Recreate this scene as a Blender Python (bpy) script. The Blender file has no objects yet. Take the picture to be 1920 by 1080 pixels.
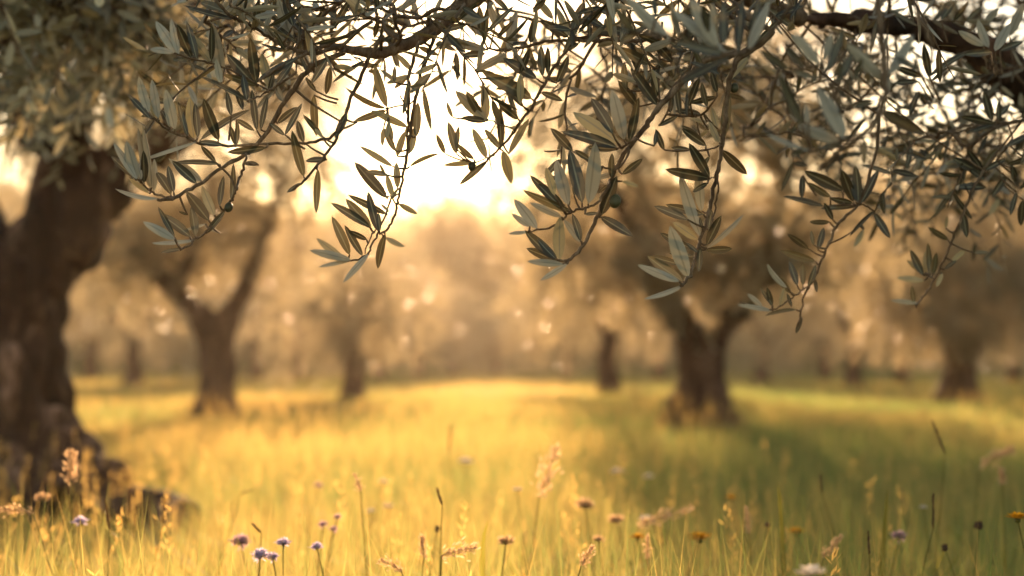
import bpy, math, random
import numpy as np
from mathutils import Vector

random.seed(7)
RNG = np.random.default_rng(11)
scene = bpy.context.scene
COL = scene.collection
PI = math.pi

# ------------------------------------------------------------------ camera
CAM_Z = 0.75
FPX = 2667.0                      # focal length in photo pixels (50 mm on 36 mm, 1920 px)
TILT = math.atan(140.0 / FPX)     # the horizon lies 140 px below the picture's centre
CT, ST = math.cos(TILT), math.sin(TILT)
RIGHT = np.array([1.0, 0, 0]); FWD = np.array([0, CT, ST]); UP = np.array([0, -ST, CT])
CAMP = np.array([0, 0, CAM_Z])

def P(x, y, d):
    """world point seen at photo pixel (x, y) at distance d along the view axis"""
    return CAMP + FWD * d + RIGHT * ((x - 960.0) / FPX * d) + UP * ((540.0 - y) / FPX * d)

cam_d = bpy.data.cameras.new('camera')
cam = bpy.data.objects.new('camera', cam_d); COL.objects.link(cam)
cam.location = CAMP; cam.rotation_euler = (PI / 2 + TILT, 0, 0)
cam_d.lens = 50; cam_d.sensor_width = 36; cam_d.clip_start = 0.05; cam_d.clip_end = 2000
cam_d.dof.use_dof = True; cam_d.dof.focus_distance = 2.12; cam_d.dof.aperture_fstop = 2.25
scene.camera = cam

# ------------------------------------------------------------------ light
SUN_AZ = math.radians(-2.0)       # left of the view axis
SUN_EL = math.radians(12.0)
world = bpy.data.worlds.new('World'); scene.world = world; world.use_nodes = True
nt = world.node_tree; nt.nodes.clear()
sky = nt.nodes.new('ShaderNodeTexSky'); sky.sky_type = 'NISHITA'; sky.sun_disc = False
sky.sun_elevation = SUN_EL; sky.sun_rotation = SUN_AZ
sky.altitude = 50; sky.air_density = 1.1; sky.dust_density = 0.45; sky.ozone_density = 0.8
warm = nt.nodes.new('ShaderNodeMix'); warm.data_type = 'RGBA'; warm.blend_type = 'MULTIPLY'
warm.inputs[0].default_value = 1.0; warm.inputs[7].default_value = (1.0, 0.84, 0.66, 1)
bg = nt.nodes.new('ShaderNodeBackground'); bg.inputs[1].default_value = 0.105
wo = nt.nodes.new('ShaderNodeOutputWorld')
nt.links.new(sky.outputs[0], warm.inputs[6]); nt.links.new(warm.outputs[2], bg.inputs[0]); nt.links.new(bg.outputs[0], wo.inputs[0])

sd = bpy.data.lights.new('sun', 'SUN'); sun = bpy.data.objects.new('sun', sd); COL.objects.link(sun)
sd.energy = 5.0; sd.angle = math.radians(0.5); sd.color = (1.0, 0.66, 0.37)
sdir = Vector((math.sin(SUN_AZ) * math.cos(SUN_EL), math.cos(SUN_AZ) * math.cos(SUN_EL), math.sin(SUN_EL)))
sun.rotation_euler = sdir.to_track_quat('Z', 'Y').to_euler(); sun.location = (0, 0, 20)

vs = scene.view_settings
vs.view_transform = 'Standard'; vs.look = 'None'; vs.gamma = 1.0; vs.exposure = 1.75
cy = scene.cycles
cy.max_bounces = 6; cy.diffuse_bounces = 3; cy.transmission_bounces = 5; cy.glossy_bounces = 2; cy.volume_bounces = 0
cy.use_denoising = True; cy.sample_clamp_indirect = 8.0; cy.caustics_reflective = False; cy.caustics_refractive = False

# ------------------------------------------------------------------ helpers
def tag(o, label=None, cat=None, group=None, kind=None):
    if label: o['label'] = label
    if cat: o['category'] = cat
    if group: o['group'] = group
    if kind: o['kind'] = kind
    return o

def empty(name, loc, label, cat, group=None):
    o = bpy.data.objects.new(name, None); COL.objects.link(o); o.location = loc; o.empty_display_size = 0.1
    return tag(o, label, cat, group)

class MB:
    """collects vertex/quad arrays in world space and links them as one mesh object"""
    def __init__(s): s.V = []; s.F = []; s.T = []; s.R = []; s.n = 0
    def add(s, V, F, tone=None, rib=None):
        V = np.asarray(V, float).reshape(-1, 3); F = np.asarray(F, int).reshape(-1, 4)
        s.V.append(V); s.F.append(F + s.n); s.n += len(V)
        s.R.append(np.ones(len(V)) if rib is None else rib)
        s.T.append(np.full(len(V), 0.5) if tone is None else np.asarray(tone, float).reshape(-1))
    def mesh(s, name, smooth=True, off=(0, 0, 0)):
        V = np.concatenate(s.V) - np.asarray(off, float); F = np.concatenate(s.F); T = np.concatenate(s.T)
        me = bpy.data.meshes.new(name)
        me.vertices.add(len(V)); me.vertices.foreach_set('co', V.astype(np.float32).ravel())
        me.loops.add(F.size); me.loops.foreach_set('vertex_index', F.astype(np.int32).ravel())
        me.polygons.add(len(F)); me.polygons.foreach_set('loop_start', np.arange(0, F.size, 4, dtype=np.int32))
        me.polygons.foreach_set('use_smooth', np.full(len(F), smooth))
        at = me.attributes.new('tone', 'FLOAT', 'POINT'); at.data.foreach_set('value', T.astype(np.float32))
        rb = np.concatenate(s.R)
        if rb.min() < 1: me.attributes.new('rib', 'FLOAT', 'POINT').data.foreach_set('value', rb.astype(np.float32))
        me.update(calc_edges=True); me.validate()
        return me
    def build(s, name, mat, parent=None, smooth=True, off=None):
        if off is None: off = tuple(parent_world(parent)) if parent else (0, 0, 0)
        me = s.mesh(name, smooth, off); me.materials.append(mat)
        return link(name, me, parent)

def parent_world(p):
    v = Vector((0, 0, 0))
    while p is not None: v += p.location; p = p.parent
    return v

def link(name, me, parent=None):
    o = bpy.data.objects.new(name, me); COL.objects.link(o)
    if parent: o.parent = parent
    return o

def norm(a):
    a = np.asarray(a, float); return a / np.maximum(np.linalg.norm(a, axis=-1, keepdims=True), 1e-9)

def rot_about(v, k, a):
    c = np.cos(a)[..., None]; s_ = np.sin(a)[..., None]
    return v * c + np.cross(k, v) * s_ + k * (np.sum(k * v, -1, keepdims=True)) * (1 - c)

def catmull(pts, n=6):
    pts = np.asarray(pts, float)
    if len(pts) < 3: 
        t = np.linspace(0, 1, n + 1)[:, None]; return pts[0] * (1 - t) + pts[-1] * t
    ext = np.vstack([2 * pts[0] - pts[1], pts, 2 * pts[-1] - pts[-2]])
    out = []
    for i in range(len(pts) - 1):
        p0, p1, p2, p3 = ext[i:i + 4]
        for t in np.linspace(0, 1, n, endpoint=False):
            out.append(0.5 * ((2 * p1) + (-p0 + p2) * t + (2 * p0 - 5 * p1 + 4 * p2 - p3) * t * t + (-p0 + 3 * p1 - 3 * p2 + p3) * t ** 3))
    out.append(pts[-1]); return np.array(out)

def tube(mb, path, radii, seg=6, lobes=None, tone=0.5, knots=0.0):
    """a tapering tube; closed at both ends. lobes: function (theta, t) -> radius factor"""
    path = np.asarray(path, float); n = len(path)
    radii = np.interp(np.linspace(0, 1, n), np.linspace(0, 1, len(radii)), radii)
    if knots: radii = radii * (1 + knots * (RNG.random(n) - 0.4))
    tan = norm(np.gradient(path, axis=0))
    ref = np.array([0.31, 0.9, 0.1]) if abs(tan[0][2]) > 0.8 else np.array([0, 0, 1.0])
    u = norm(np.cross(tan[0], ref)); U = [u]
    for i in range(1, n):
        u = u - tan[i] * np.dot(u, tan[i]); u = u / max(np.linalg.norm(u), 1e-9); U.append(u)
    U = np.array(U); W = np.cross(tan, U)
    th = np.linspace(0, 2 * PI, seg, endpoint=False)
    V = np.zeros((n + 2, seg, 3))
    for i in range(n):
        r = radii[i] * (lobes(th, i / (n - 1)) if lobes else 1.0) * np.ones(seg)
        V[i + 1] = path[i] + np.outer(np.cos(th) * r, U[i]) + np.outer(np.sin(th) * r, W[i])
    V[0] = path[0]; V[-1] = path[-1]
    idx = np.arange((n + 2) * seg).reshape(n + 2, seg)
    a = idx[:-1]; b = idx[1:]; a2 = np.roll(a, -1, 1); b2 = np.roll(b, -1, 1)
    F = np.stack([a, a2, b2, b], -1).reshape(-1, 4)
    mb.add(V.reshape(-1, 3), F, np.full((n + 2) * seg, tone))

def ball(mb, c, r, axis=(0, 0, 1), stretch=1.0, seg=10, rings=7, tone=0.5):
    axis = norm(np.array(axis, float)); a = norm(np.cross(axis, [0.3, 0.8, 0.52])); b = np.cross(axis, a)
    ph = np.linspace(0.02, PI - 0.02, rings); th = np.linspace(0, 2 * PI, seg, endpoint=False)
    V = np.zeros((rings, seg, 3))
    for i, p in enumerate(ph):
        V[i] = np.array(c) + axis * (math.cos(p) * r * stretch) + math.sin(p) * r * (np.outer(np.cos(th), a) + np.outer(np.sin(th), b))
    idx = np.arange(rings * seg).reshape(rings, seg); x = idx[:-1]; y = idx[1:]
    mb.add(V.reshape(-1, 3), np.stack([x, y, np.roll(y, -1, 1), np.roll(x, -1, 1)], -1).reshape(-1, 4), np.full(rings * seg, tone))

# leaf templates
_u = np.array([0, .08, .2, .36, .54, .72, .88, 1.0]); _h = (_u ** .62) * ((1 - _u) ** .72); _h = _h / _h.max(); _h[0] = .06; _h[-1] = .02
def leaves(mb, B, D, N, L, W, bend, tone, fine=True, fold=0.18):
    """N lanceolate leaves; N = side of the upper face. Vectorised."""
    B = np.asarray(B, float); D = norm(D); N = np.asarray(N, float)
    N = norm(N - D * np.sum(N * D, -1, keepdims=True)); S = np.cross(D, N); n = len(B)
    L = np.broadcast_to(L, (n,)); W = np.broadcast_to(W, (n,)); bend = np.broadcast_to(bend, (n,)); tone = np.broadcast_to(tone, (n,))
    if fine:
        u, h, v = _u, _h, np.array([-1, 0, 1.0])
    else:
        u, h, v = np.array([0, .42, 1.0]), np.array([.1, 1, .08]), np.array([-1, 1.0])
    nu, nv = len(u), len(v)
    cu = u - u * u * 0.0
    V = (B[:, None, None, :] + D[:, None, None, :] * (L[:, None] * cu)[:, :, None, None]
         + S[:, None, None, :] * (W[:, None] * .5 * h)[:, :, None, None] * v[None, None, :, None]
         + N[:, None, None, :] * ((bend * L)[:, None, None] * (u * u)[None, :, None]
                                  + (W * fold)[:, None, None] * h[None, :, None] * np.abs(v)[None, None, :])[..., None])
    idx = np.arange(nu * nv).reshape(nu, nv)
    f = np.stack([idx[:-1, :-1], idx[:-1, 1:], idx[1:, 1:], idx[1:, :-1]], -1).reshape(-1, 4)
    F = (f[None] + (np.arange(n) * nu * nv)[:, None, None]).reshape(-1, 4)
    mb.add(V.reshape(-1, 3), F, np.repeat(tone, nu * nv), np.tile(np.abs(v), nu * n) if fine else None)

# ------------------------------------------------------------------ materials
def mat(name):
    m = bpy.data.materials.new(name); m.use_nodes = True; n = m.node_tree; n.nodes.clear()
    out = n.nodes.new('ShaderNodeOutputMaterial'); return m, n, out

def rgbmix(n, fac, a, b, mode='MIX'):
    x = n.nodes.new('ShaderNodeMix'); x.data_type = 'RGBA'; x.blend_type = mode
    for s_, v in ((0, fac), (6, a), (7, b)):
        if hasattr(v, 'is_output'): n.links.new(v, x.inputs[s_])
        elif s_ == 0: x.inputs[0].default_value = v
        else: x.inputs[s_].default_value = (*v, 1)
    return x.outputs[2]

def ramp(n, fac, stops):
    r = n.nodes.new('ShaderNodeValToRGB'); n.links.new(fac, r.inputs[0]); e = r.color_ramp.elements
    while len(e) > len(stops): e.remove(e[-1])
    while len(e) < len(stops): e.new(0.5)
    for i, (p, c) in enumerate(stops): e[i].position = p; e[i].color = (*c, 1)
    return r.outputs[0]

def noise_tex(n, scale, detail=4, rough=.6, stretch=None, coord='Object', dist=0.0):
    tc = n.nodes.new('ShaderNodeTexCoord'); t = n.nodes.new('ShaderNodeTexNoise')
    t.inputs['Scale'].default_value = scale; t.inputs['Detail'].default_value = detail; t.inputs['Roughness'].default_value = rough; t.inputs['Distortion'].default_value = dist
    if stretch:
        mp = n.nodes.new('ShaderNodeMapping'); mp.inputs['Scale'].default_value = stretch
        n.links.new(tc.outputs[coord], mp.inputs[0]); n.links.new(mp.outputs[0], t.inputs['Vector'])
    else: n.links.new(tc.outputs[coord], t.inputs['Vector'])
    return t.outputs['Fac']

def attr(n):
    a = n.nodes.new('ShaderNodeAttribute'); a.attribute_name = 'tone'; return a.outputs['Fac']

def leaf_material(name, top, under, trans, tfac=.3, rough=.42, mottled=True):
    """two-sided olive leaf: dark glossy upper face, pale felted lower face, light passes through"""
    m, n, out = mat(name)
    geo = n.nodes.new('ShaderNodeNewGeometry'); t = attr(n)
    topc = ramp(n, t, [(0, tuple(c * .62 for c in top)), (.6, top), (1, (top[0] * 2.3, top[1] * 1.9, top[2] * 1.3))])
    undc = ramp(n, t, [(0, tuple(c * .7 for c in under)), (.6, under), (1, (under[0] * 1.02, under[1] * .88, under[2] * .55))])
    if mottled:
        ra = n.nodes.new('ShaderNodeAttribute'); ra.attribute_name = 'rib'
        rb = ramp(n, ra.outputs['Fac'], [(.05, (1, 1, 1)), (.2, (0, 0, 0))])
        topc = rgbmix(n, rb, topc, (.20, .20, .13)); undc = rgbmix(n, rb, undc, tuple(c * .62 for c in under))
        nz = noise_tex(n, 55, 3, .6)
        topc = rgbmix(n, .35, topc, ramp(n, nz, [(.3, (.55, .55, .55)), (.7, (1, 1, 1))]), 'MULTIPLY')
        undc = rgbmix(n, .3, undc, ramp(n, nz, [(.3, (.6, .6, .6)), (.7, (1, 1, 1))]), 'MULTIPLY')
    col = rgbmix(n, geo.outputs['Backfacing'], topc, undc)
    p = n.nodes.new('ShaderNodeBsdfPrincipled'); n.links.new(col, p.inputs['Base Color'])
    rr = n.nodes.new('ShaderNodeMath'); rr.operation = 'MULTIPLY_ADD'; n.links.new(geo.outputs['Backfacing'], rr.inputs[0]); rr.inputs[1].default_value = .3; rr.inputs[2].default_value = rough
    n.links.new(rr.outputs[0], p.inputs['Roughness']); p.inputs['Specular IOR Level'].default_value = .45
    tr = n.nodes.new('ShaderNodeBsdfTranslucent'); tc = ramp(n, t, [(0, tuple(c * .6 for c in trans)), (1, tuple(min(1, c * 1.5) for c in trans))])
    n.links.new(tc, tr.inputs[0])
    mx = n.nodes.new('ShaderNodeMixShader')
    mx.inputs[0].default_value = tfac
    n.links.new(p.outputs[0], mx.inputs[1]); n.links.new(tr.outputs[0], mx.inputs[2]); n.links.new(mx.outputs[0], out.inputs[0])
    return m

def bark_material(name, dark, mid, pale, scale=1.0, bump=.6, big=0):
    m, n, out = mat(name)
    a = noise_tex(n, 7 * scale, 6, .65, (1, 1, .35), dist=.6); b = noise_tex(n, 38 * scale, 5, .7, (1, 1, .4))
    base = ramp(n, a, [(.3, dark), (.52, mid), (.68, pale)])
    if big: base = rgbmix(n, .85, base, ramp(n, noise_tex(n, big, 4, .55, (1, 1, .4), dist=1.2), [(.38, (.16, .13, .11)), (.5, (.7, .62, .58)), (.6, (1.2, 1.1, 1.05))]), 'MULTIPLY')
    fine = ramp(n, b, [(.32, (.45, .42, .4)), (.62, (1.0, 1.0, 1.0))])
    col = rgbmix(n, .8, base, fine, 'MULTIPLY')
    p = n.nodes.new('ShaderNodeBsdfPrincipled'); n.links.new(col, p.inputs['Base Color']); p.inputs['Roughness'].default_value = .85
    p.inputs['Specular IOR Level'].default_value = .25
    ad = n.nodes.new('ShaderNodeMath'); ad.operation = 'ADD'; n.links.new(a, ad.inputs[0]); n.links.new(b, ad.inputs[1])
    bp = n.nodes.new('ShaderNodeBump'); bp.inputs['Strength'].default_value = bump; bp.inputs['Distance'].default_value = .02 / scale
    n.links.new(ad.outputs[0], bp.inputs['Height']); n.links.new(bp.outputs[0], p.inputs['Normal']); n.links.new(p.outputs[0], out.inputs[0])
    return m

def plant_material(name, c0, c1, trans, tfac=.4, rough=.6, trans0=None):
    """grass, stems and petals: colour runs from c0 to c1 with the 'tone' of each blade"""
    m, n, out = mat(name); t = attr(n)
    p = n.nodes.new('ShaderNodeBsdfPrincipled'); n.links.new(ramp(n, t, [(0, c0), (1, c1)]), p.inputs['Base Color'])
    p.inputs['Roughness'].default_value = rough; p.inputs['Specular IOR Level'].default_value = .3
    tr = n.nodes.new('ShaderNodeBsdfTranslucent')
    t0 = trans0 if trans0 else tuple(c * .75 for c in trans)
    n.links.new(ramp(n, t, [(0, t0), (1, tuple(min(1, c * 1.2) for c in trans))]), tr.inputs[0])
    mx = n.nodes.new('ShaderNodeMixShader'); mx.inputs[0].default_value = tfac
    n.links.new(p.outputs[0], mx.inputs[1]); n.links.new(tr.outputs[0], mx.inputs[2]); n.links.new(mx.outputs[0], out.inputs[0])
    return m

M_LEAF = leaf_material('olive_leaf', (.040, .040, .029), (.35, .335, .28), (.19, .15, .075), .08)
M_CROWN = leaf_material('olive_crown_leaf', (.10, .105, .082), (.37, .365, .31), (.54, .42, .24), .46, rough=.32, mottled=False)
M_WOOD = leaf_material('hillside_foliage', (.11, .115, .08), (.34, .33, .26), (.62, .46, .25), .5, rough=.5, mottled=False)
M_SILVER = leaf_material('silvery_olive_leaf', (.15, .16, .135), (.68, .68, .6), (.36, .29, .16), .24)
M_BARK = bark_material('olive_bark', (.010, .006, .004), (.095, .050, .033), (.42, .28, .22), big=2.6)
M_BARKFAR = bark_material('olive_bark_weathered', (.022, .010, .006), (.105, .050, .028), (.18, .105, .07), .8, .7)
M_TWIG = bark_material('olive_twig', (.05, .033, .022), (.15, .105, .07), (.26, .2, .145), 9, .3)
M_FRUIT = plant_material('olive_fruit', (.03, .028, .018), (.09, .095, .04), (.05, .05, .02), .05, .38)
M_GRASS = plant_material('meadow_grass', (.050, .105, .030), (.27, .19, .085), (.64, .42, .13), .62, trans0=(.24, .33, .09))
M_STEM = plant_material('green_stem', (.06, .08, .016), (.16, .14, .035), (.32, .28, .04), .4)
M_SEED = plant_material('straw_seed', (.36, .24, .14), (.62, .46, .31), (.75, .50, .28), .5)
M_BROWN = plant_material('brown_seed', (.05, .03, .022), (.14, .08, .05), (.2, .1, .04), .25)
M_LILAC = plant_material('lilac_petal', (.52, .45, .62), (.68, .62, .76), (.75, .62, .8), .6)
M_MAUVE = plant_material('mauve_petal', (.45, .30, .38), (.62, .46, .52), (.7, .46, .52), .6)
M_WHITE = plant_material('white_petal', (.62, .56, .5), (.8, .76, .7), (.7, .6, .5), .4)
M_YELLOW = plant_material('yellow_petal', (.62, .26, .008), (.78, .42, .015), (.9, .46, .03), .55)

# ground
def ground_h(x, y):
    x = np.asarray(x, float); t = np.clip((np.asarray(y, float) - 72) / 48.0, 0, 1); t = t * t * (3 - 2 * t)
    w = np.clip((np.abs(x + 4) - 8) / 30.0, 0, 1); w = w * w * (3 - 2 * w)
    return t * (10.2 + .8 * w + .5 * np.sin(x * .09))
def make_ground():
    m, n, out = mat('meadow_soil')
    a = noise_tex(n, .35, 5, .6); b = noise_tex(n, 9, 5, .7)
    c = rgbmix(n, .5, ramp(n, a, [(.35, (.075, .07, .02)), (.65, (.16, .12, .042))]), ramp(n, b, [(.3, (.45, .5, .4)), (.7, (1, 1, 1))]), 'MULTIPLY')
    p = n.nodes.new('ShaderNodeBsdfPrincipled'); n.links.new(c, p.inputs['Base Color']); p.inputs['Roughness'].default_value = .95; p.inputs['Specular IOR Level'].default_value = .1
    bp = n.nodes.new('ShaderNodeBump'); bp.inputs['Strength'].default_value = .6; bp.inputs['Distance'].default_value = .05
    n.links.new(b, bp.inputs['Height']); n.links.new(bp.outputs[0], p.inputs['Normal']); n.links.new(p.outputs[0], out.inputs[0])
    xs = np.concatenate([np.linspace(-400, -60, 12), np.linspace(-50, 50, 41), np.linspace(60, 400, 12)])
    ys = np.concatenate([np.linspace(-60, 0, 7), np.linspace(2, 60, 30), np.linspace(64, 170, 30), np.linspace(190, 500, 8)])
    X, Y = np.meshgrid(xs, ys); Z = ground_h(X, Y)
    idx = np.arange(X.size).reshape(X.shape)
    mb = MB(); mb.add(np.stack([X, Y, Z], -1), np.stack([idx[:-1, :-1], idx[:-1, 1:], idx[1:, 1:], idx[1:, :-1]], -1))
    tag(mb.build('ground', m), kind='structure')
make_ground()

# ------------------------------------------------------------------ meadow grass
def blades(mb, X, Y, H, Wd, lean, az, tone, segs):
    n = len(X); t = np.linspace(0, 1, segs + 1); prof = np.clip(1 - t ** 1.6, .04, 1)
    d = np.stack([np.cos(az), np.sin(az), 0 * az], -1)
    fa = RNG.random(n) * 2 * PI; s = np.stack([np.cos(fa), np.sin(fa), 0 * fa], -1)
    base = np.stack([X, Y, ground_h(X, Y)], -1)
    cen = base[:, None] + d[:, None] * (H * lean)[:, None, None] * (t ** 2)[None, :, None]
    cen[:, :, 2] += H[:, None] * (t - .35 * np.abs(lean)[:, None] * t ** 2.2)
    off = s[:, None] * (Wd[:, None] * prof[None] * .5)[..., None]
    V = np.stack([cen - off, cen + off], 2)
    idx = np.arange((segs + 1) * 2).reshape(segs + 1, 2)
    f = np.stack([idx[:-1, 0], idx[:-1, 1], idx[1:, 1], idx[1:, 0]], -1)
    F = (f[None] + (np.arange(n) * (segs + 1) * 2)[:, None, None]).reshape(-1, 4)
    mb.add(V.reshape(-1, 3), F, np.repeat(tone, (segs + 1) * 2))

def patchy(X, Y, s, seed):
    r = np.random.default_rng(seed); v = np.zeros(len(X))
    for k in range(6):
        a = r.random() * 2 * PI; f = s * (.6 + 1.6 * r.random()); v += np.sin((X * math.cos(a) + Y * math.sin(a)) * f + r.random() * 7)
    return v / 3.5

def make_grass():
    mb = MB()
    def zone(y0, y1, n, margin):
        u = RNG.random(n * 3); w0 = .36 * y0 + margin; w1 = .36 * y1 + margin
        y = y0 + (y1 - y0) * u; keep = RNG.random(n * 3) < (.36 * y + margin) / w1
        y = y[keep][:n]; x = (RNG.random(len(y)) * 2 - 1) * (.36 * y + margin); return x, y
    # low dense sward, then taller sparse blades
    def near_trunk(x, y):                         # the sward is thin and low round the old trunk and its log
        px = 960 + x / y * FPX; return 1 - .5 * np.clip((430 - px) / 120, 0, 1) * np.clip((y - 2.6) / 1.2, 0, 1) * np.clip((8.5 - y) / 1.0, 0, 1)
    tx, ty = zone(1.4, 10, 5200, .8); k = 13; r_ = .012 + .05 * RNG.random(len(tx)); th = RNG.random(len(tx) * k) * 2 * PI; rr = np.repeat(r_, k) * np.sqrt(RNG.random(len(th)))
    x = np.repeat(tx, k) + np.cos(th) * rr; y = np.repeat(ty, k) + np.sin(th) * rr
    hh = np.repeat(.13 + .24 * RNG.random(len(tx)) ** 2.2, k) * (.6 + .5 * RNG.random(len(x))) * near_trunk(x, y)
    tone = np.clip(np.repeat(.3 + .33 * RNG.standard_normal(len(tx)) + .2 * patchy(tx, ty, 1.3, 5), k) + .14 * RNG.standard_normal(len(x)), 0, 1)
    blades(mb, x, y, hh, .002 + .003 * RNG.random(len(x)), .15 + 1.0 * RNG.random(len(x)) ** 1.4, th + .5 * RNG.standard_normal(len(x)), tone, 5)
    x, y = zone(1.3, 9, 36000, .8); n = len(x)
    hh = (.13 + .14 * RNG.random(n) ** 1.5) * np.clip(.75 + (4.5 - y) * .12, .75, 1.15) * near_trunk(x, y) * (.75 + .5 * RNG.random(n)) * (1 + .3 * patchy(x, y, 1.6, 3))
    tone = np.clip(.28 + .38 * patchy(x, y, 1.3, 5) + .25 * RNG.standard_normal(n), 0, 1)
    blades(mb, x, y, hh, .0026 + .0024 * RNG.random(n), .2 + .75 * RNG.random(n), RNG.random(n) * 2 * PI, tone, 4)
    x, y = zone(1.8, 4.6, 4200, .5); n = len(x)
    blades(mb, x, y, (.26 + .24 * RNG.random(n) ** 1.8) * near_trunk(x, y), .0016 + .0022 * RNG.random(n), .06 + 1.0 * RNG.random(n) ** 1.5, RNG.random(n) * 2 * PI, np.clip(.4 + .34 * RNG.standard_normal(n), 0, 1), 6)
    x, y = zone(1.85, 2.7, 2300, .25); n = len(x)
    blades(mb, x, y, .40 + .16 * RNG.random(n), .0012 + .002 * RNG.random(n), .05 + 1.1 * RNG.random(n) ** 1.8, RNG.random(n) * 2 * PI, np.clip(.3 + .4 * RNG.standard_normal(n), 0, 1), 8)
    x, y = zone(1.75, 3.6, 2600, .35); n = len(x)
    blades(mb, x, y, .40 + .17 * RNG.random(n) ** 1.3, .0014 + .0024 * RNG.random(n), .06 + 1.05 * RNG.random(n) ** 1.6, RNG.random(n) * 2 * PI, np.clip(.35 + .36 * RNG.standard_normal(n), 0, 1), 7)
    x, y = zone(1.7, 11, 6500, .8); n = len(x)
    blades(mb, x, y, (.28 + .22 * RNG.random(n) ** 2) * near_trunk(x, y), .002 + .0022 * RNG.random(n), .1 + .5 * RNG.random(n), RNG.random(n) * 2 * PI, np.clip(.45 + .3 * RNG.standard_normal(n), 0, 1), 5)
    x, y = zone(9, 28, 120000, 1.5); n = len(x)
    tone = np.clip(.38 + .45 * patchy(x, y, .8, 6) + .22 * RNG.standard_normal(n), 0, 1)
    blades(mb, x, y, (.10 + .15 * RNG.random(n)) * (1 + .3 * patchy(x, y, .9, 8)), .006 + .006 * RNG.random(n), .2 + .6 * RNG.random(n), RNG.random(n) * 2 * PI, tone, 2)
    x, y = zone(28, 105, 110000, 6); n = len(x)
    tone = np.clip(.5 + .45 * patchy(x, y, .35, 9) + .2 * RNG.standard_normal(n), 0, 1)
    blades(mb, x, y,   .14 + .18 * RNG.random(n), .02 + .02 * RNG.random(n), .2 + .6 * RNG.random(n), RNG.random(n) * 2 * PI, tone, 1)
    # fine flowering tops of the grasses
    x, y = zone(2.0, 16, 2400, .7); n = len(x); H = .28 + .24 * RNG.random(n) ** 1.4
    lean = RNG.random(n) * .4; az = RNG.random(n) * 2 * PI
    blades(mb, x, y, H, np.full(n, .0016), lean, az, np.full(n, .7), 4)
    top = np.stack([x + np.cos(az) * H * lean, y + np.sin(az) * H * lean, H * (1 - .35 * lean)], -1)
    k = 22; T = np.repeat(top, k, 0); j = np.tile(np.linspace(0, 1, k), n)
    dirs = np.stack([RNG.standard_normal(n * k) * .5, RNG.standard_normal(n * k) * .5, .9 + 0 * j], -1)
    B = T + np.stack([np.repeat(np.cos(az) * lean, k) * -.05 * j, np.repeat(np.sin(az) * lean, k) * -.05 * j, -.085 * j], -1) + RNG.standard_normal((n * k, 3)) * .004
    leaves(mb, B, dirs, RNG.standard_normal((n * k, 3)), .012 + .01 * RNG.random(n * k), .004, 0.1, .85 + .15 * RNG.random(n * k), fine=False)
    for V, T in zip(mb.V, mb.T): T += np.clip((.3 - V[:, 0]) / np.maximum(.22 * V[:, 1], .5), -1, 1) * .13 + .01; np.clip(T, 0, 1, out=T)   # tone shifts towards straw colour on the left, green on the right
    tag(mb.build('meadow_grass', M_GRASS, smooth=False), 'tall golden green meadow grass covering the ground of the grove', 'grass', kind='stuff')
make_grass()

# ------------------------------------------------------------------ trees
def vnoise(p):
    """smooth value noise in -1..1, vectorised"""
    i = np.floor(p).astype(np.int64); f = p - i; f = f * f * (3 - 2 * f); out = 0
    for dx in (0, 1):
        for dy in (0, 1):
            for dz in (0, 1):
                h = (i[:, 0] + dx) * 374761393 + (i[:, 1] + dy) * 668265263 + (i[:, 2] + dz) * 2147483647
                h = (h ^ (h >> 13)) * 1274126177; h = (h ^ (h >> 16)) & 0xFFFF
                w = (f[:, 0] if dx else 1 - f[:, 0]) * (f[:, 1] if dy else 1 - f[:, 1]) * (f[:, 2] if dz else 1 - f[:, 2])
                out = out + w * (h / 32767.5 - 1)
    return out

def remeshed(mb, voxel, amp, freq, seed, off):
    """fuse the tubes of a trunk into one skin and work it with gnarled noise"""
    me = mb.mesh('raw', True, off); o = bpy.data.objects.new('raw', me); COL.objects.link(o)
    md = o.modifiers.new('r', 'REMESH'); md.mode = 'VOXEL'; md.voxel_size = voxel; md.use_smooth_shade = True
    dg = bpy.context.evaluated_depsgraph_get(); me2 = bpy.data.meshes.new_from_object(o.evaluated_get(dg))
    bpy.data.objects.remove(o); bpy.data.meshes.remove(me)
    nv = len(me2.vertices); co = np.empty(nv * 3, np.float32); me2.vertices.foreach_get('co', co); co = co.reshape(-1, 3).astype(float)
    no = np.empty(nv * 3, np.float32); me2.vertex_normals.foreach_get('vector', no); no = no.reshape(-1, 3)
    s = np.array([seed * 3.1, seed * 1.7, seed * .9]); q = co * [1, 1, .45] * freq + s
    a = sum(vnoise(q * 2 ** k) * .55 ** k for k in range(4)); b = np.abs(vnoise(co * [1, 1, .22] * freq * 2.3 + s))
    co = co + no * (amp * (a - .9 * np.clip(1 - 1.6 * b, 0, 1) ** 4 + .25))[:, None]
    me2.vertices.foreach_set('co', co.astype(np.float32).ravel()); me2.update()
    me2.polygons.foreach_set('use_smooth', np.ones(len(me2.polygons), bool))
    return me2

def trunk_lobes(seed, amp=.2, flare=.5):
    r = random.Random(seed); ks = [(2, r.random() * 6, .5), (3, r.random() * 6, .9), (5, r.random() * 6, .7), (7, r.random() * 6, .4)]
    def f(th, t):
        v = 1 + 0 * th
        for k, ph, a in ks: v = v + amp * a * np.sin(k * th + ph + 2.2 * t * (1 if k != 3 else -1)) * (1.0 - .45 * t)
        return v
    return f

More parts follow.
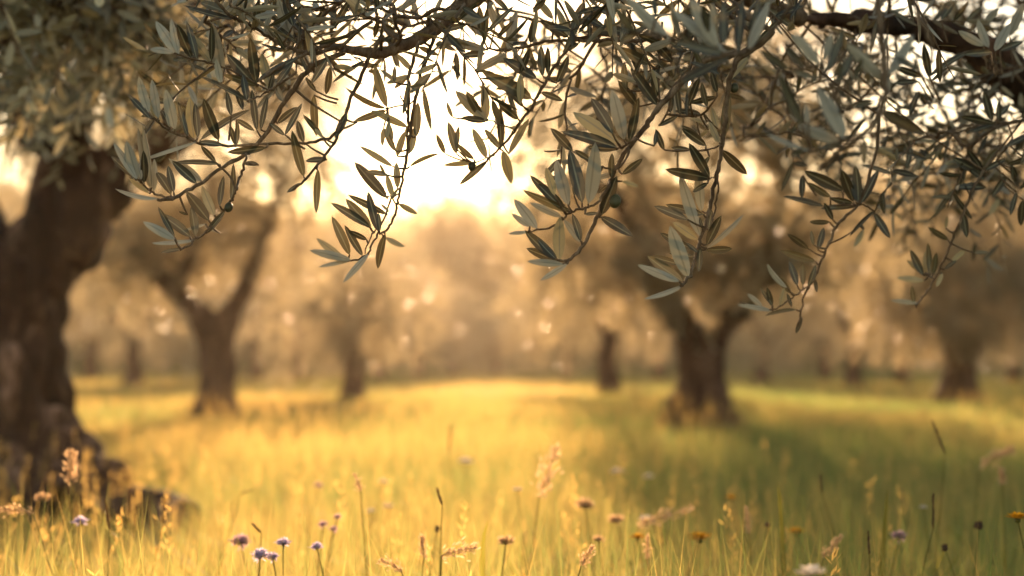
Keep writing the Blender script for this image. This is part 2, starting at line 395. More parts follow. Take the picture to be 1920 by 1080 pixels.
def crown_twigs(mb, wood, blobs, n_twigs, per, leaf_len, fine, seed, twig_wood=False, droop=.5, wfac=.24):
    """leafy twigs scattered through the shells of the crown's blobs: (centre, radius xyz, weight)"""
    r = np.random.default_rng(seed)
    wts = np.array([b[2] for b in blobs], float); wts /= wts.sum()
    ci = r.choice(len(blobs), n_twigs, p=wts)
    C = np.array([b[0] for b in blobs], float)[ci]; R = np.array([b[1] for b in blobs], float)[ci]
    dv = norm(r.standard_normal((n_twigs, 3))); rad = r.random(n_twigs) ** .45
    S = C + dv * R * rad[:, None]
    td = norm(dv * .8 + r.standard_normal((n_twigs, 3)) * .55 + np.array([0, 0, -droop]) * r.random(n_twigs)[:, None])
    tl = leaf_len * (3.0 + 2.5 * r.random(n_twigs))
    j = (np.arange(per) + .5) / per
    Bp = S[:, None] + td[:, None] * (tl[:, None] * j)[..., None]
    Bp[:, :, 2] -= (tl[:, None] * .25 * j ** 2)
    side = norm(np.cross(td, r.standard_normal((n_twigs, 3)))); side2 = np.cross(td, side)
    ang = (np.arange(per) % 2) * PI + (np.arange(per) // 2) * (PI / 2) + .3
    out = side[:, None] * np.cos(ang)[None, :, None] + side2[:, None] * np.sin(ang)[None, :, None]
    D = norm(out * .75 + td[:, None] * .8 + r.standard_normal((n_twigs, per, 3)) * .25 + np.array([0, 0, .12]))
    Nn = norm(td[:, None] * .6 - out * .25 + np.array([0, 0, .6]) + r.standard_normal((n_twigs, per, 3)) * .35)
    m = n_twigs * per
    tn = np.clip(np.repeat(r.random(n_twigs), per) * .5 + r.random(m) * .5, 0, 1)
    leaves(mb, Bp.reshape(-1, 3), D.reshape(-1, 3), Nn.reshape(-1, 3), leaf_len * (.7 + .55 * r.random(m)), leaf_len * wfac * (.8 + .4 * r.random(m)), -.08 + .2 * r.random(m), tn, fine)
    if twig_wood:
        for i in range(n_twigs):
            p = S[i] + td[i] * tl[i] * np.linspace(-.35, 1, 4)[:, None]; p[:, 2] -= tl[i] * .25 * np.clip(np.linspace(-.35, 1, 4), 0, 1) ** 2
            tube(wood, p, [.0035, .0012], 4)
    return S

def limb_to(mb, a, b, r0, r1, seed, sag=.15, seg=7):
    r = np.random.default_rng(seed); a = np.array(a, float); b = np.array(b, float); L = np.linalg.norm(b - a)
    pts = [a]
    for t in (.33, .66): pts.append(a + (b - a) * t + r.standard_normal(3) * L * .09 + np.array([0, 0, sag * L * math.sin(PI * t) * .5]))
    pts.append(b); tube(mb, catmull(pts, 5), [r0, r1], seg, knots=.2)

def olive_tree(label, base, trunk_pts, trunk_r, limbs, blobs, n_twigs, per, leaf_len, fine, seed, voxel, amp, bark, group, flare_roots=5, inner=True, twig_wood=False, roots=()):
    base = np.array(base, float)
    root = empty('olive_tree', tuple(base), label, 'tree', group)
    mb = MB()
    tp = catmull([np.array(p, float) for p in trunk_pts], 6)
    tube(mb, tp, trunk_r, 20, trunk_lobes(seed), knots=.06)
    r = random.Random(seed)
    for k in range(flare_roots):                     # roots flaring into the ground
        a = 2 * PI * (k + r.random() * .6) / flare_roots; R0 = trunk_r[0]
        d = np.array([math.cos(a), math.sin(a), 0])
        tube(mb, catmull([tp[0] + d * R0 * .35 + [0, 0, R0 * 1.5], tp[0] + d * R0 * .95 + [0, 0, R0 * .45], tp[0] + d * R0 * 1.6 + [0, 0, -.02], tp[0] + d * R0 * 2.1 + [0, 0, -.12]], 4), [R0 * .42, R0 * .36, R0 * .22, R0 * .12], 8)
    for pts, rr in roots: tube(mb, catmull([np.array(p, float) for p in pts], 5), rr, 12, knots=.15)
    for pts, rr in limbs: tube(mb, catmull([np.array(p, float) for p in pts], 6), rr, 14, trunk_lobes(seed + 5, .1), knots=.1)
    me = remeshed(mb, voxel, amp, 3.2 / max(trunk_r[0], .2) * .35, seed, base); me.materials.append(bark)
    t = link('trunk', me, root)
    ends = [np.array(p[-1], float) for p, _ in limbs]; bms = {}
    for i, (c, R, w) in enumerate(blobs):
        c = np.array(c, float); ei = min(range(len(ends)), key=lambda q: np.linalg.norm(ends[q] - c)); e = ends[ei]; bm = bms.setdefault(ei, MB())
        limb_to(bm, e, c, max(.012, .1 * trunk_r[0]), .008, seed * 31 + i)
        if inner:
            for k in range(4):
                limb_to(bm, c, c + np.array([r.uniform(-1, 1), r.uniform(-1, 1), r.uniform(-.6, 1)]) * np.array(R) * .8, .012, .004, seed * 77 + i * 9 + k, seg=5)
    lm = MB(); crown_twigs(lm, bm, blobs, n_twigs, per, leaf_len, fine, seed + 100, twig_wood)
    for bm in bms.values(): bm.build('branch', bark, t)
    lm.build('crown', M_CROWN if not fine else M_SILVER, root)
    return root

def gp(x, d, z=0.0):
    """ground-plane point at photo column x and distance d"""
    return np.array([(x - 960) / FPX * d, d, z])
def ZP(y, d): return CAM_Z + (680 - y) * d / FPX
def W3(x, y, d): return np.array([(x - 960) / FPX * d, d, ZP(y, d)])
def dist_of(yb): return FPX * CAM_Z / (yb - 680.0)

# the gnarled tree at the left edge
d1 = 7.2
olive_tree('thick gnarled olive trunk nearest the camera at the left edge, leaning limb to the right', gp(35, d1),
    [gp(10, d1, -.15), W3(18, 900, d1), W3(28, 800, d1), W3(36, 745, d1), W3(14, 650, d1), W3(14, 560, d1), W3(18, 500, d1)],
    [.37, .30, .25, .262, .22, .215, .21],
    [([W3(30, 560, d1), W3(75, 480, d1), W3(140, 405, d1 - .05), W3(215, 325, d1 - .1), W3(290, 255, d1 - .2), W3(360, 150, d1 - .2), W3(420, 20, d1)], [.2, .175, .155, .125, .095, .06, .04]),
     ([W3(-5, 540, d1), W3(-55, 440, d1 + .1), W3(-120, 330, d1 + .2), W3(-170, 150, d1 + .3), W3(-190, -60, d1)], [.19, .14, .11, .08, .05]),
     ([W3(120, 420, d1 - .05), W3(130, 330, d1 - .1), W3(105, 250, d1 - .25), W3(40, 195, d1 - .5), W3(-60, 170, d1 - .8)], [.11, .09, .07, .05, .03]),
     ([W3(130, 330, d1 - .1), W3(140, 200, d1 - .4), W3(170, 90, d1 - .8), W3(250, 0, d1 - 1.2), W3(330, -80, d1 - 1.4)], [.06, .05, .035, .025, .015])],
    [(W3(180, 20, d1 - 1.5), (.36, .6, .30), 2.4), (W3(30, -60, d1 - 1.6), (.42, .6, .24), 2.2), (W3(290, 110, d1 - .3), (.2, .4, .14), .25), (W3(150, 150, d1 + .5), (.25, .3, .16), .7),
     (W3(330, -60, d1 - .6), (.4, .6, .22), .7), (W3(-260, 40, d1 - .5), (.5, .9, .5), 1.6), (W3(60, -220, d1 - .3), (1.0, 1.1, .5), 2.6),
     (W3(-250, -280, d1 + .5), (1.1, 1.2, .8), 2.6), (W3(350, -220, d1), (.8, .9, .5), 1.6),
     (W3(190, -60, 3.5), (.18, .3, .10), .8), (W3(30, -120, 3.4), (.2, .3, .10), 1.5), (W3(120, -20, 3.5), (.13, .25, .06), 1.0), (W3(60, -190, 3.2), (.2, .25, .10), .8), (W3(270, 10, 3.6), (.10, .2, .08), .5), (W3(150, 60, 4.6), (.3, .4, .12), 1.2)],
    860, 16, .070, True, 3, .02, .085, M_BARK, 'olive trees of the grove', 6, True, True,
    [([W3(70, 800, d1 - .1), W3(125, 870, d1 - .25), W3(165, 920, d1 - .4), W3(215, 965, d1 - .6), W3(250, 1010, d1 - .8)], [.15, .12, .09, .07, .04]), ([W3(20, 830, d1 - .1), W3(60, 920, d1 - .5), W3(80, 990, d1 - .8)], [.14, .11, .05])])

# V-forked tree behind it
d2 = dist_of(792)
olive_tree('olive tree with a V shaped fork standing in sunlit grass left of centre', gp(405, d2),
    [gp(405, d2, -.15), W3(406, 740, d2), W3(404, 690, d2), W3(402, 640, d2), W3(402, 612, d2)], [.32, .25, .225, .225, .235],
    [([W3(396, 640, d2), W3(365, 585, d2), W3(330, 545, d2), W3(280, 500, d2), W3(220, 430, d2)], [.17, .14, .115, .09, .05]),
     ([W3(410, 640, d2), W3(435, 585, d2), W3(465, 530, d2), W3(490, 450, d2), W3(520, 360, d2)], [.17, .14, .12, .09, .05]),
     ([W3(330, 545, d2), W3(360, 470, d2 - .3), W3(390, 380, d2 - .4)], [.09, .06, .04])],
    [(W3(330, 400, d2), (1.0, 1.2, .75), 3), (W3(500, 360, d2), (.7, .9, .7), 1.4), (W3(420, 240, d2), (1.2, 1.2, .9), 3.4), (W3(500, 110, d2), (.9, .9, .6), 2.2), (W3(230, 330, d2), (.8, 1.0, .9), 2.2),
     (W3(560, 240, d2 - .4), (.5, .6, .6), 1.0), (W3(560, 470, d2), (.4, .6, .35), .4), (W3(615, 330, d2), (.3, .5, .5), .5), (W3(590, 150, d2), (.4, .5, .45), .8), (W3(260, 520, d2), (.5, .8, .35), .9), (W3(360, 60, d2), (1.2, 1.2, .8), 1.6), (W3(300, 470, d2), (.4, .6, .35), .6), (W3(500, 440, d2), (.4, .5, .4), .5), (W3(395, 450, d2 + .6), (.7, .5, .45), 1.5), (W3(180, 480, d2 + .5), (.6, .8, .5), 1)],
    2000, 20, .10, False, 12, .045, .05, M_BARKFAR, 'olive trees of the grove')

# broad tree right of centre
d9 = dist_of(815)
olive_tree('broad forked olive tree with a flared fluted trunk right of centre', gp(1312, d9),
    [gp(1312, d9, -.15), W3(1312, 770, d9), W3(1312, 710, d9), W3(1314, 650, d9), W3(1316, 620, d9)], [.38, .27, .23, .235, .26],
    [([W3(1300, 650, d9), W3(1268, 590, d9), W3(1235, 535, d9), W3(1200, 460, d9), W3(1150, 360, d9)], [.17, .145, .125, .09, .05]),
     ([W3(1335, 650, d9), W3(1372, 590, d9), W3(1410, 540, d9), W3(1440, 450, d9), W3(1480, 340, d9)], [.17, .145, .125, .09, .05]),
     ([W3(1410, 540, d9), W3(1480, 500, d9 - .2), W3(1560, 430, d9 - .2)], [.1, .07, .03])],
    [(W3(1180, 400, d9), (1.05, 1.2, .7), 2.6), (W3(1090, 480, d9 + .4), (.7, 1.0, .7), 1.7), (W3(1440, 370, d9), (1.0, 1.2, .75), 2.6), (W3(1310, 440, d9 - .3), (.7, .9, .4), 1.3), (W3(1310, 220, d9), (1.3, 1.3, .9), 3.4), (W3(1190, 150, d9), (.8, .9, .5), 1.6), (W3(1370, 110, d9), (.9, .9, .5), 1.6),
     (W3(1580, 420, d9), (.75, 1.0, .7), 1.8), (W3(1120, 220, d9), (.8, .9, .8), 1.4), (W3(1020, 330, d9 + .3), (.5, .8, .6), 1.1), (W3(1010, 170, d9 + .3), (.45, .7, .6), .8), (W3(1440, 200, d9 - .2), (.8, .9, .6), 1.2), (W3(1550, 190, d9), (1.0, 1.2, .8), 1.8), (W3(1330, -60, d9), (1.5, 1.5, .8), 2.4), (W3(1320, 520, d9 - .4), (.4, .5, .25), .8), (W3(1210, 500, d9 - .2), (.5, .7, .3), 1.2), (W3(1430, 490, d9 - .2), (.5, .7, .3), 1.2)],
    3400, 20, .09, False, 21, .045, .055, M_BARKFAR, 'olive trees of the grove')

# dark leaning tree at the right
d14 = dist_of(766)
olive_tree('dark trunked olive tree with a low silvery crown near the right edge', gp(1795, d14),
    [gp(1793, d14, -.15), W3(1794, 730, d14), W3(1797, 695, d14), W3(1803, 665, d14), W3(1810, 650, d14)], [.40, .32, .285, .285, .28],
    [([W3(1800, 665, d14), W3(1780, 640, d14), W3(1755, 600, d14), W3(1730, 540, d14)], [.2, .15, .12, .06]),
     ([W3(1812, 665, d14), W3(1835, 630, d14), W3(1862, 590, d14), W3(1880, 520, d14)], [.2, .17, .13, .06])],
    [(W3(1760, 540, d14 - .6), (1.2, 1.4, .85), 3), (W3(1880, 560, d14 - .5), (1.1, 1.3, .75), 3), (W3(1700, 590, d14), (.8, 1.1, .55), 1.6), (W3(1820, 430, d14), (1.6, 1.6, 1.1), 3.4), (W3(1960, 470, d14), (1.2, 1.4, 1.1), 2.2), (W3(1690, 440, d14), (1.2, 1.3, 1.0), 2.2), (W3(1830, 300, d14), (1.4, 1.4, .8), 1.6)],
    3000, 20, .10, False, 33, .06, .04, M_BARKFAR, 'olive trees of the grove')

# farther trees: three grown models, copied with their own turn and size
def model_tree(seed, tall, wide, nb):
    r = random.Random(seed)
    z = np.array
    h = 1.15 + .2 * r.random()
    tp = [z([0, 0, -.2]), z([.02, 0, .35]), z([r.uniform(-.06, .06), 0, .8]), z([r.uniform(-.1, .1), r.uniform(-.1, .1), h])]
    limbs = []
    n = 3; q_ = 1.0 if tall > 4 else .5
    for k in range(n):
        a = 2 * PI * (k + .5 * r.random()) / n + seed; c, s_ = math.cos(a), math.sin(a)
        limbs.append(([tp[-1] - z([0, 0, .15]), tp[-1] + z([c * .3, s_ * .3, .35]) * q_, tp[-1] + z([c * .75, s_ * .75, .95]) * q_, tp[-1] + z([c * 1.1, s_ * 1.1, 1.7]) * q_], [.11, .085, .055, .02]))
    blobs = []
    for k in range(nb):
        q = k / (nb - 1); a = k * 2.4 + r.random(); rr = r.uniform(.6, 1.0) * wide * math.sin(PI * (.25 + .68 * q)); zz = (1.45 if tall > 4 else 1.25) + (tall - 2.2) * q + r.uniform(-.2, .2)
        blobs.append((z([math.cos(a) * rr, math.sin(a) * rr, zz]), (r.uniform(.7, 1.1), r.uniform(.7, 1.1), r.uniform(.55, .85)), 1.0))
    blobs.append((z([0, 0, tall * .5]), (wide * .6, wide * .6, tall * .25), 2.5))
    return tp, limbs, blobs
def build_model(seed, label, n_twigs, tall, wide, nb):
    tp, limbs, blobs = model_tree(seed, tall, wide, nb)
    return olive_tree(label, (0, 0, 0), tp, [.31, .215, .18, .2], limbs, blobs, n_twigs, 20, .12, False, seed, .06, .035, M_BARKFAR, 'olive trees of the grove', 5, False)
def copy_tree(o, parent=None):
    c = o.copy(); COL.objects.link(c)
    if parent: c.parent = parent
    for ch in list(o.children): copy_tree(ch, c)
    return c

far = [  # column, base row, scale, model, turn, label
    (660, 748, .95, 2, .3, 'slim olive trunk left of the bright sky gap, behind the V forked tree'),
    (1140, 737, 1.0, 1, 1.0, 'olive tree with a tapering brown trunk just left of the broad forked one'),
    (1600, 723, 1.05, 0, 2.2, 'upright far olive trunk between the broad forked tree and the dark right one'),
    (1430, 719, 1.0, 0, 4.0, 'small far olive trunk just right of the broad forked tree'),
    (1690, 716, 1.05, 1, 3.3, 'short far olive trunk left beside the dark right hand tree'),
    (1545, 711, 1.0, 1, .5, 'faint far olive trunk left beside the upright one'),
    (1900, 716, 1.0, 0, 1.7, 'far olive trunk at the right edge behind the silvery crown'),
    (710, 714, 1.0, 1, 5.0, 'faint olive trunk right behind the slim one'),
    (785, 709, .95, 1, 3.0, 'tiny hazy olive trunk below the bright sky gap'),
    (850, 706, .9, 1, 2.0, 'haziest tiny olive trunk at the middle of the far meadow edge'),
    (1062, 709, 1.0, 0, 2.6, 'tiny hazy olive trunk left of the tapering brown one'),
    (560, 712, 1.05, 0, 1.2, 'far rounded olive tree seen between the V fork and the slim trunk'),
    (250, 722, 1.1, 0, 5.5, 'dusky olive tree with drooping crown between left trunk and V forked tree'),
    (170, 712, 1.15, 1, .9, 'far shaded olive tree close behind the leaning left trunk'),
    (1235, 710, 1.0, 1, 4.4, 'far olive tree half hidden behind the flared broad trunk'),
    (1960, 735, 1.1, 0, 2.9, 'olive tree cut by the right picture edge beyond the meadow'),
    (20, 712, 1.2, 0, 3.9, 'far olive tree seen under the left limb at the left picture edge'),
    (1318, 714, 1.15, 0, .2, 'far tall olive tree standing exactly behind the broad flared trunk'),
    (1797, 728, 1.1, 0, 5.1, 'tall olive tree standing exactly behind the dark right hand trunk'),
    (398, 719, 1.15, 0, 2.2, 'far tall olive tree standing exactly behind the V forked trunk'),
    (70, 742, 1.1, 0, 1.4, 'tall olive tree standing exactly behind the gnarled left trunk'),
    (480, 711, 1.1, 0, .6, 'far olive tree in the row behind, just right of the V fork'),
    (930, 705, .9, 2, .6, 'lowest hazy far olive tree right of the bright sky gap'),
]
models = [None] * 3; SHAPE = [(1050, 6.4, 2.3, 16), (1250, 5.4, 2.4, 15), (640, 3.6, 1.3, 11)]
for (x, yb, sc, mi, rz, lab) in far:
    d = dist_of(680 + (yb - 680) * 1.12)
    if models[mi] is None:
        models[mi] = build_model(41 + 7 * mi, lab, *SHAPE[mi]); o = models[mi]
    else: o = copy_tree(models[mi])
    o.location = tuple(gp(x, d)); o.scale = (sc, sc, sc); o.rotation_euler = (0, 0, rz); o['label'] = lab

# the wood on the slope behind the grove
def distant_wood():
    mb = MB(); r = np.random.default_rng(5); blobs = []
    for k in range(300):
        y = 80 + 55 * r.random() ** .8; x = (r.random() * 2 - 1) * (.42 * y + 12); g = float(ground_h(x, y)); R = 1.6 + 1.3 * r.random()
        blobs.append(((x, y, g + R * .95), (R * 1.15, R * 1.15, R), R * R))
        tube(mb, [np.array([x, y, g - .2]), np.array([x, y, g + R])], [.3, .2], 6)
    crown_twigs(mb, mb, blobs, 24000, 9, .40, False, 9, wfac=.34)
    tag(mb.build('distant_wood', M_WOOD, smooth=False), 'hazy wooded slope closing the view behind the olive grove', 'wood', kind='stuff')
distant_wood()

# fallen log
lg = MB()
tube(lg, catmull([W3(228, 952, 6.3), W3(268, 950, 6.25), W3(315, 958, 6.2), W3(356, 972, 6.1)], 6), [.075, .095, .09, .08], 14, trunk_lobes(4, .06), knots=.04)
lme = remeshed(lg, .02, .007, 5, 8, (0, 0, 0)); lme.materials.append(M_BARK)
tag(link('fallen_log', lme), 'short dark mossy log lying in the grass beside the left gnarled trunk', 'log')

# ------------------------------------------------------------------ the overhanging near tree
CROP = {'c1': (200, 0, 4.153), 'c2': (200, 220, 4.153), 'c3': (520, 0, 4.153), 'c4': (540, 240, 3.725), 'c5': (820, 0, 3.086), 'c6': (940, 180, 3.0),
        'c7': (1160, 0, 4.153), 'c8': (1160, 240, 3.175), 'c9': (1380, 60, 3.6), 'd0': (1360, 320, 3.375), 'd1': (1600, 0, 3.272), 'd2': (1640, 280, 3.375), 'px': (0, 0, 1.0)}
# twigs: "crop r0 r1 depth : x,y x,y ..." (radius in mm); leaves: base x,y  tip x,y  width  face
BRANCHES = [
 dict(d=2.10, twigs=['px 3.2 1.3:645,99 592,120 568,144 534,188 508,235 478,278 455,292 417,314 378,343 344,362 316,373 295,374', 'px 1.8 1:640,228 625,255 600,263 560,268 505,270 441,273 400,271 373,268 340,254 315,244 296,228 284,219',
   'c2 1.4 .9:470,632 420,612 360,588 310,548 260,500 235,480', 'c2 1.5 .8:1010,560 985,620 960,660 910,720 860,800 800,868 690,955 620,1005 560,1035', 'c2 1.6 1.3:1085,290 1060,400 1035,480 1010,560'],
  leaves={'c2': '235,480,55,185,60,L 240,480,150,180,85,L 270,482,230,310,45,L 220,475,35,310,55,G 340,550,260,80,60,L 350,545,345,50,45,L 365,580,370,320,50,L 290,510,290,260,60,D 500,600,390,390,75,G 520,580,475,380,60,D 330,590,170,490,40,T 395,632,80,615,36,L 700,190,225,290,36,L 735,495,480,310,60,L 700,515,505,345,75,D 740,500,580,350,60,L 880,365,520,335,42,G 850,350,740,215,45,D 900,215,720,195,60,D 1240,235,930,280,62,D 1185,370,1050,345,80,G 970,645,1020,390,46,G 880,690,900,440,50,G 840,765,740,535,85,T 795,805,620,580,95,G 690,925,665,690,75,T 650,930,430,740,85,G 530,950,300,795,70,L 530,935,415,700,45,D 690,955,345,975,35,L 780,900,920,730,50,D 630,760,560,730,20,D 770,830,600,880,25,L 600,1020,420,1055,32,G 880,900,760,850,22,L 1000,215,960,60,45,D 1010,215,1030,40,40,G',
          'c1': '340,925,160,720,50,G 330,870,240,620,75,L 410,935,330,760,80,T 400,920,360,610,70,L 500,995,420,850,90,D 530,1005,460,690,90,L 495,990,470,880,40,L 630,1060,550,850,50,G 680,1080,640,770,90,T 710,1070,690,790,60,G 870,1090,750,770,90,D 730,1090,1090,820,52,G 970,900,940,720,50,D 1170,1015,1140,700,55,D 1200,1010,1250,740,46,D 1010,930,1150,1015,45,G 1330,960,1480,830,50,D 1270,960,1390,1060,70,G'},
  fruit=[('c2', 950, 700, 34)]),
 dict(d=2.08, twigs=['px 2.6 1.2:640,84 600,98 560,96 520,78 496,64 465,46 436,32 410,8 396,-8', 'c1 1.3 .8:1480,560 1280,690 1180,660 1000,560 870,510 780,485 700,465 580,430 520,410', 'px 2.4 1.2:700,40 660,62 620,80 585,96 560,108 520,128 484,153', 'c1 1.2 .8:1280,700 1190,745 1100,790'],
  leaves={'c1': '560,425,390,140,90,L 560,420,500,150,60,L 660,450,540,190,80,D 520,410,290,340,55,L 700,460,630,160,60,D 810,480,610,230,72,T 815,475,820,185,50,D 905,640,850,190,95,L 860,515,690,590,25,T 1150,660,935,420,90,D 1165,665,905,570,55,T 1165,650,1105,285,85,G 1180,625,1490,445,55,G 1110,795,735,585,42,G 990,150,590,100,45,G 925,95,720,0,70,T 1070,160,1020,-20,60,L 1160,215,1150,-10,84,T 1230,265,1290,10,48,L 1440,300,1330,-10,120,L 1450,200,1380,-20,90,D 1480,340,1280,190,52,G 1120,250,940,320,22,L 1400,380,1190,405,26,G 890,650,850,470,60,L 1010,700,1060,860,60,D 1280,690,1200,420,80,T 1330,650,1450,480,50,G 1090,780,1060,580,60,D 1260,720,1300,560,40,D'}, fruit=[]),
 dict(d=2.13, twigs=['px 2.4 1:717,67 688,116 670,160 657,188 648,214 636,250 615,283 588,318 564,345 545,358', 'px 1 .6:588,318 597,312'],
  leaves={'c4': '210,290,185,565,52,T 110,340,10,15,66,T 270,225,110,215,45,D 90,385,0,455,46,G 245,70,180,-20,60,T 110,100,60,-60,55,D',
          'c3': '690,470,420,640,36,G 300,710,220,600,56,D 410,520,380,740,56,D 60,1050,200,810,46,D 350,1060,200,890,46,T 285,740,290,1070,64,T 540,880,440,1075,62,D 620,955,500,1030,18,T'}, fruit=[]),
 dict(d=2.16, twigs=['px 2.8 1:816,62 805,95 792,130 784,165 778,190 770,240 763,294 756,330 749,363 744,385 739,406 728,428 712,439', 'px 1.3 .8:733,368 726,392 712,428 702,452 690,474 680,482 669,487 647,488', 'px 2.4 1.2:787,78 775,115 767,140 765,180 766,217 765,262 762,300', 'px 1 .7:778,188 762,196 740,201 728,204', 'px .9 .6:705,430 693,448 684,474', 'px .9 .6:765,217 757,195 750,180', 'px 1 .6:749,363 738,368 728,368'],
  leaves={'c4': '390,912,195,775,55,T 440,922,135,840,60,L 430,925,215,950,30,L 430,885,315,620,66,T 520,892,380,685,52,G 560,880,380,1070,46,L 680,740,600,1000,56,G 680,765,815,830,52,T 580,700,400,500,72,T 570,690,315,520,60,G 550,780,420,710,46,D 630,720,555,440,62,D 690,490,470,260,82,D 690,600,420,465,52,D 730,268,500,105,46,T 850,270,1050,145,32,T 775,530,905,610,76,T 765,420,755,240,56,T 735,485,690,320,52,T 700,330,540,300,42,T 680,325,640,250,36,T 750,160,670,0,46,T 668,0,655,125,40,T 760,195,820,20,52,T 850,175,890,0,60,T 640,720,630,590,40,D 700,580,650,520,40,T 770,420,730,480,30,T',
          'c3': '855,835,730,500,76,T 845,842,515,750,46,T 850,860,585,945,56,T 1015,990,720,860,60,T 1030,585,840,645,46,T 1020,590,915,700,60,T 910,640,915,515,36,T 1070,575,1250,490,46,T 1045,545,930,410,50,T 1080,1065,1085,800,66,T 1020,640,1015,920,46,T 1100,362,1260,430,46,T 870,940,850,1080,60,T 860,950,900,1090,44,T 1000,1060,1010,980,50,T'}, fruit=[]),
 dict(d=2.20, twigs=['px 2.2 1:1079,75 1050,110 1027,146 1008,181 995,205 982,220 965,248 943,272 917,298 900,312', 'px 2.6 1.2:1240,72 1190,77 1150,75 1110,76 1079,75 1050,76 1021,78 980,88 937,94 915,90', 'c5 1 .7:570,590 500,680 440,760 390,830', 'c5 .9 .6:440,750 360,720 290,690', 'c5 .9 .6:330,900 250,930 215,945'],
  leaves={'c5': '290,290,15,215,56,L 400,310,205,410,52,L 545,570,280,420,82,T 575,455,390,360,62,D 600,535,730,580,70,D 285,695,100,510,72,T 285,690,260,485,56,T 260,680,165,525,62,T 470,690,350,590,52,D 370,850,355,620,46,D 285,700,130,690,42,D 365,860,270,750,52,T 285,915,200,740,52,T 45,890,0,770,42,T 110,890,65,700,52,T 210,920,110,840,46,T 110,860,125,730,32,T 225,942,30,955,32,T 380,870,420,1075,62,T 415,890,530,680,42,T 290,930,110,1070,40,T 265,210,110,0,76,L 335,150,300,-10,66,L 410,285,440,10,62,L 255,195,240,30,48,G 670,110,560,-10,58,T 1110,188,880,145,58,G 820,250,725,300,56,G 690,480,760,320,48,D 610,440,600,260,48,T 640,430,650,270,36,D 480,420,530,280,40,D 780,215,830,0,50,G 760,215,600,120,50,D 770,210,690,60,46,T 540,250,570,90,50,G 500,620,400,500,36,T 480,600,490,420,44,T 90,680,50,590,30,T'}, fruit=[('c5', 200, 962, 24)]),
 dict(d=2.04, twigs=['px 4 1.6:1449,60 1415,89 1367,104 1329,111 1300,135 1276,157 1258,178 1240,197 1222,220 1207,240 1188,264 1170,290 1156,312 1147,333 1136,362 1127,387 1114,420 1100,447 1084,472 1067,490', 'c6 1.5 .8:610,500 570,560 540,600 490,625 420,640 375,668 340,700 270,740 200,755 150,765', 'c6 1.4 .9:720,290 700,360 640,420 600,410 560,395', 'c6 1.3 .9:760,240 720,265 690,280 650,300'],
  leaves={'c6': '625,210,515,0,76,D 690,245,640,-20,78,L 665,270,430,75,86,T 720,255,790,20,52,G 400,310,275,180,56,D 650,290,350,185,62,D 650,300,480,285,46,D 500,360,400,305,60,D 490,605,540,260,86,L 455,600,385,295,78,G 375,610,320,345,78,L 300,560,250,400,46,T 350,610,145,455,52,D 350,640,200,495,70,G 400,650,115,545,46,T 200,745,80,560,78,L 340,680,165,600,42,L 160,735,60,665,36,L 150,765,30,770,24,L 330,920,320,670,72,T 315,920,100,775,62,G 315,925,130,860,52,G 305,915,200,820,52,D 345,945,140,925,42,L 370,945,220,1040,36,L 445,815,405,660,48,D 450,825,350,680,42,L 560,680,740,790,56,D 680,440,795,350,58,D 565,665,650,450,72,D 470,665,545,660,42,D 860,280,880,190,70,D 410,560,430,430,60,D 560,420,480,350,50,D 640,430,530,465,30,L 620,460,625,320,40,G 600,500,540,540,60,D 680,480,780,505,28,T', },
  fruit=[('c6', 640, 592, 34)]),
 dict(d=2.10, twigs=['px 3.4 1.4:1430,78 1401,99 1381,116 1370,142 1365,169 1362,200 1360,229 1357,249 1353,276 1349,303 1345,325 1340,347 1333,380 1324,416 1314,448 1308,470 1302,492 1296,510 1289,523 1277,536', 'c8 1 .7:600,110 570,118 540,125 520,130', 'c8 1 .7:580,270 560,295 540,300', 'c8 1.2 .8:590,310 585,400 570,500 560,560'],
  leaves={'c8': '540,290,425,85,62,D 545,300,270,240,66,D 520,105,380,0,62,D 425,130,310,120,46,D 615,130,765,270,72,D 495,495,465,250,62,L 485,640,360,270,72,L 410,545,210,465,52,G 505,515,285,455,52,D 475,665,325,560,62,T 440,720,230,630,52,D 415,890,310,585,92,L 525,695,615,520,72,D 500,600,480,530,46,D 535,600,550,490,48,D 525,715,755,515,32,L 520,725,685,725,52,D 485,715,475,855,48,D 355,810,190,770,44,G 385,915,175,790,62,T 360,912,115,810,52,L 385,935,150,1035,32,L 470,740,400,680,44,D 450,770,300,745,30,G 270,130,220,5,76,D 530,330,420,370,36,D 540,170,480,260,46,T 600,90,540,-40,70,T'},
  fruit=[('c7', 900, 685, 34)]),
 dict(d=2.25, twigs=['px 1.6 1:1310,90 1290,130 1262,165 1245,190', 'px 1.6 1:1250,215 1290,218 1320,212 1345,180', 'px 1.6 1:1240,40 1235,110 1238,190'],
  leaves={'c7': '300,820,85,530,82,D 295,760,270,550,66,D 150,830,0,620,76,D 540,830,640,590,56,D 765,720,720,550,72,D 640,890,430,840,52,D 640,1085,490,980,72,D 90,1085,170,760,56,G 690,830,640,640,52,T 770,1000,720,830,92,T 810,1085,860,700,76,T 690,950,570,930,60,T 700,1010,610,1090,60,T 240,500,0,370,80,T 60,700,30,480,60,T 200,740,160,540,70,T 420,480,230,250,80,D 480,900,440,640,46,D 560,800,750,740,50,D 1010,440,820,640,60,T 400,880,420,740,50,G 310,980,470,900,40,D 320,500,230,640,60,D 150,560,90,330,60,D'}, fruit=[]),
 dict(d=1.66, twigs=['px 2.6 1.3:1449,58 1415,89 1390,99 1367,104 1345,100', 'px 1.8 1:1300,40 1270,74 1250,70 1235,68 1200,62 1170,55', 'px 1.6 1:1449,58 1470,30 1500,-20', 'c7 1.2 .9:380,300 300,260 130,240'],
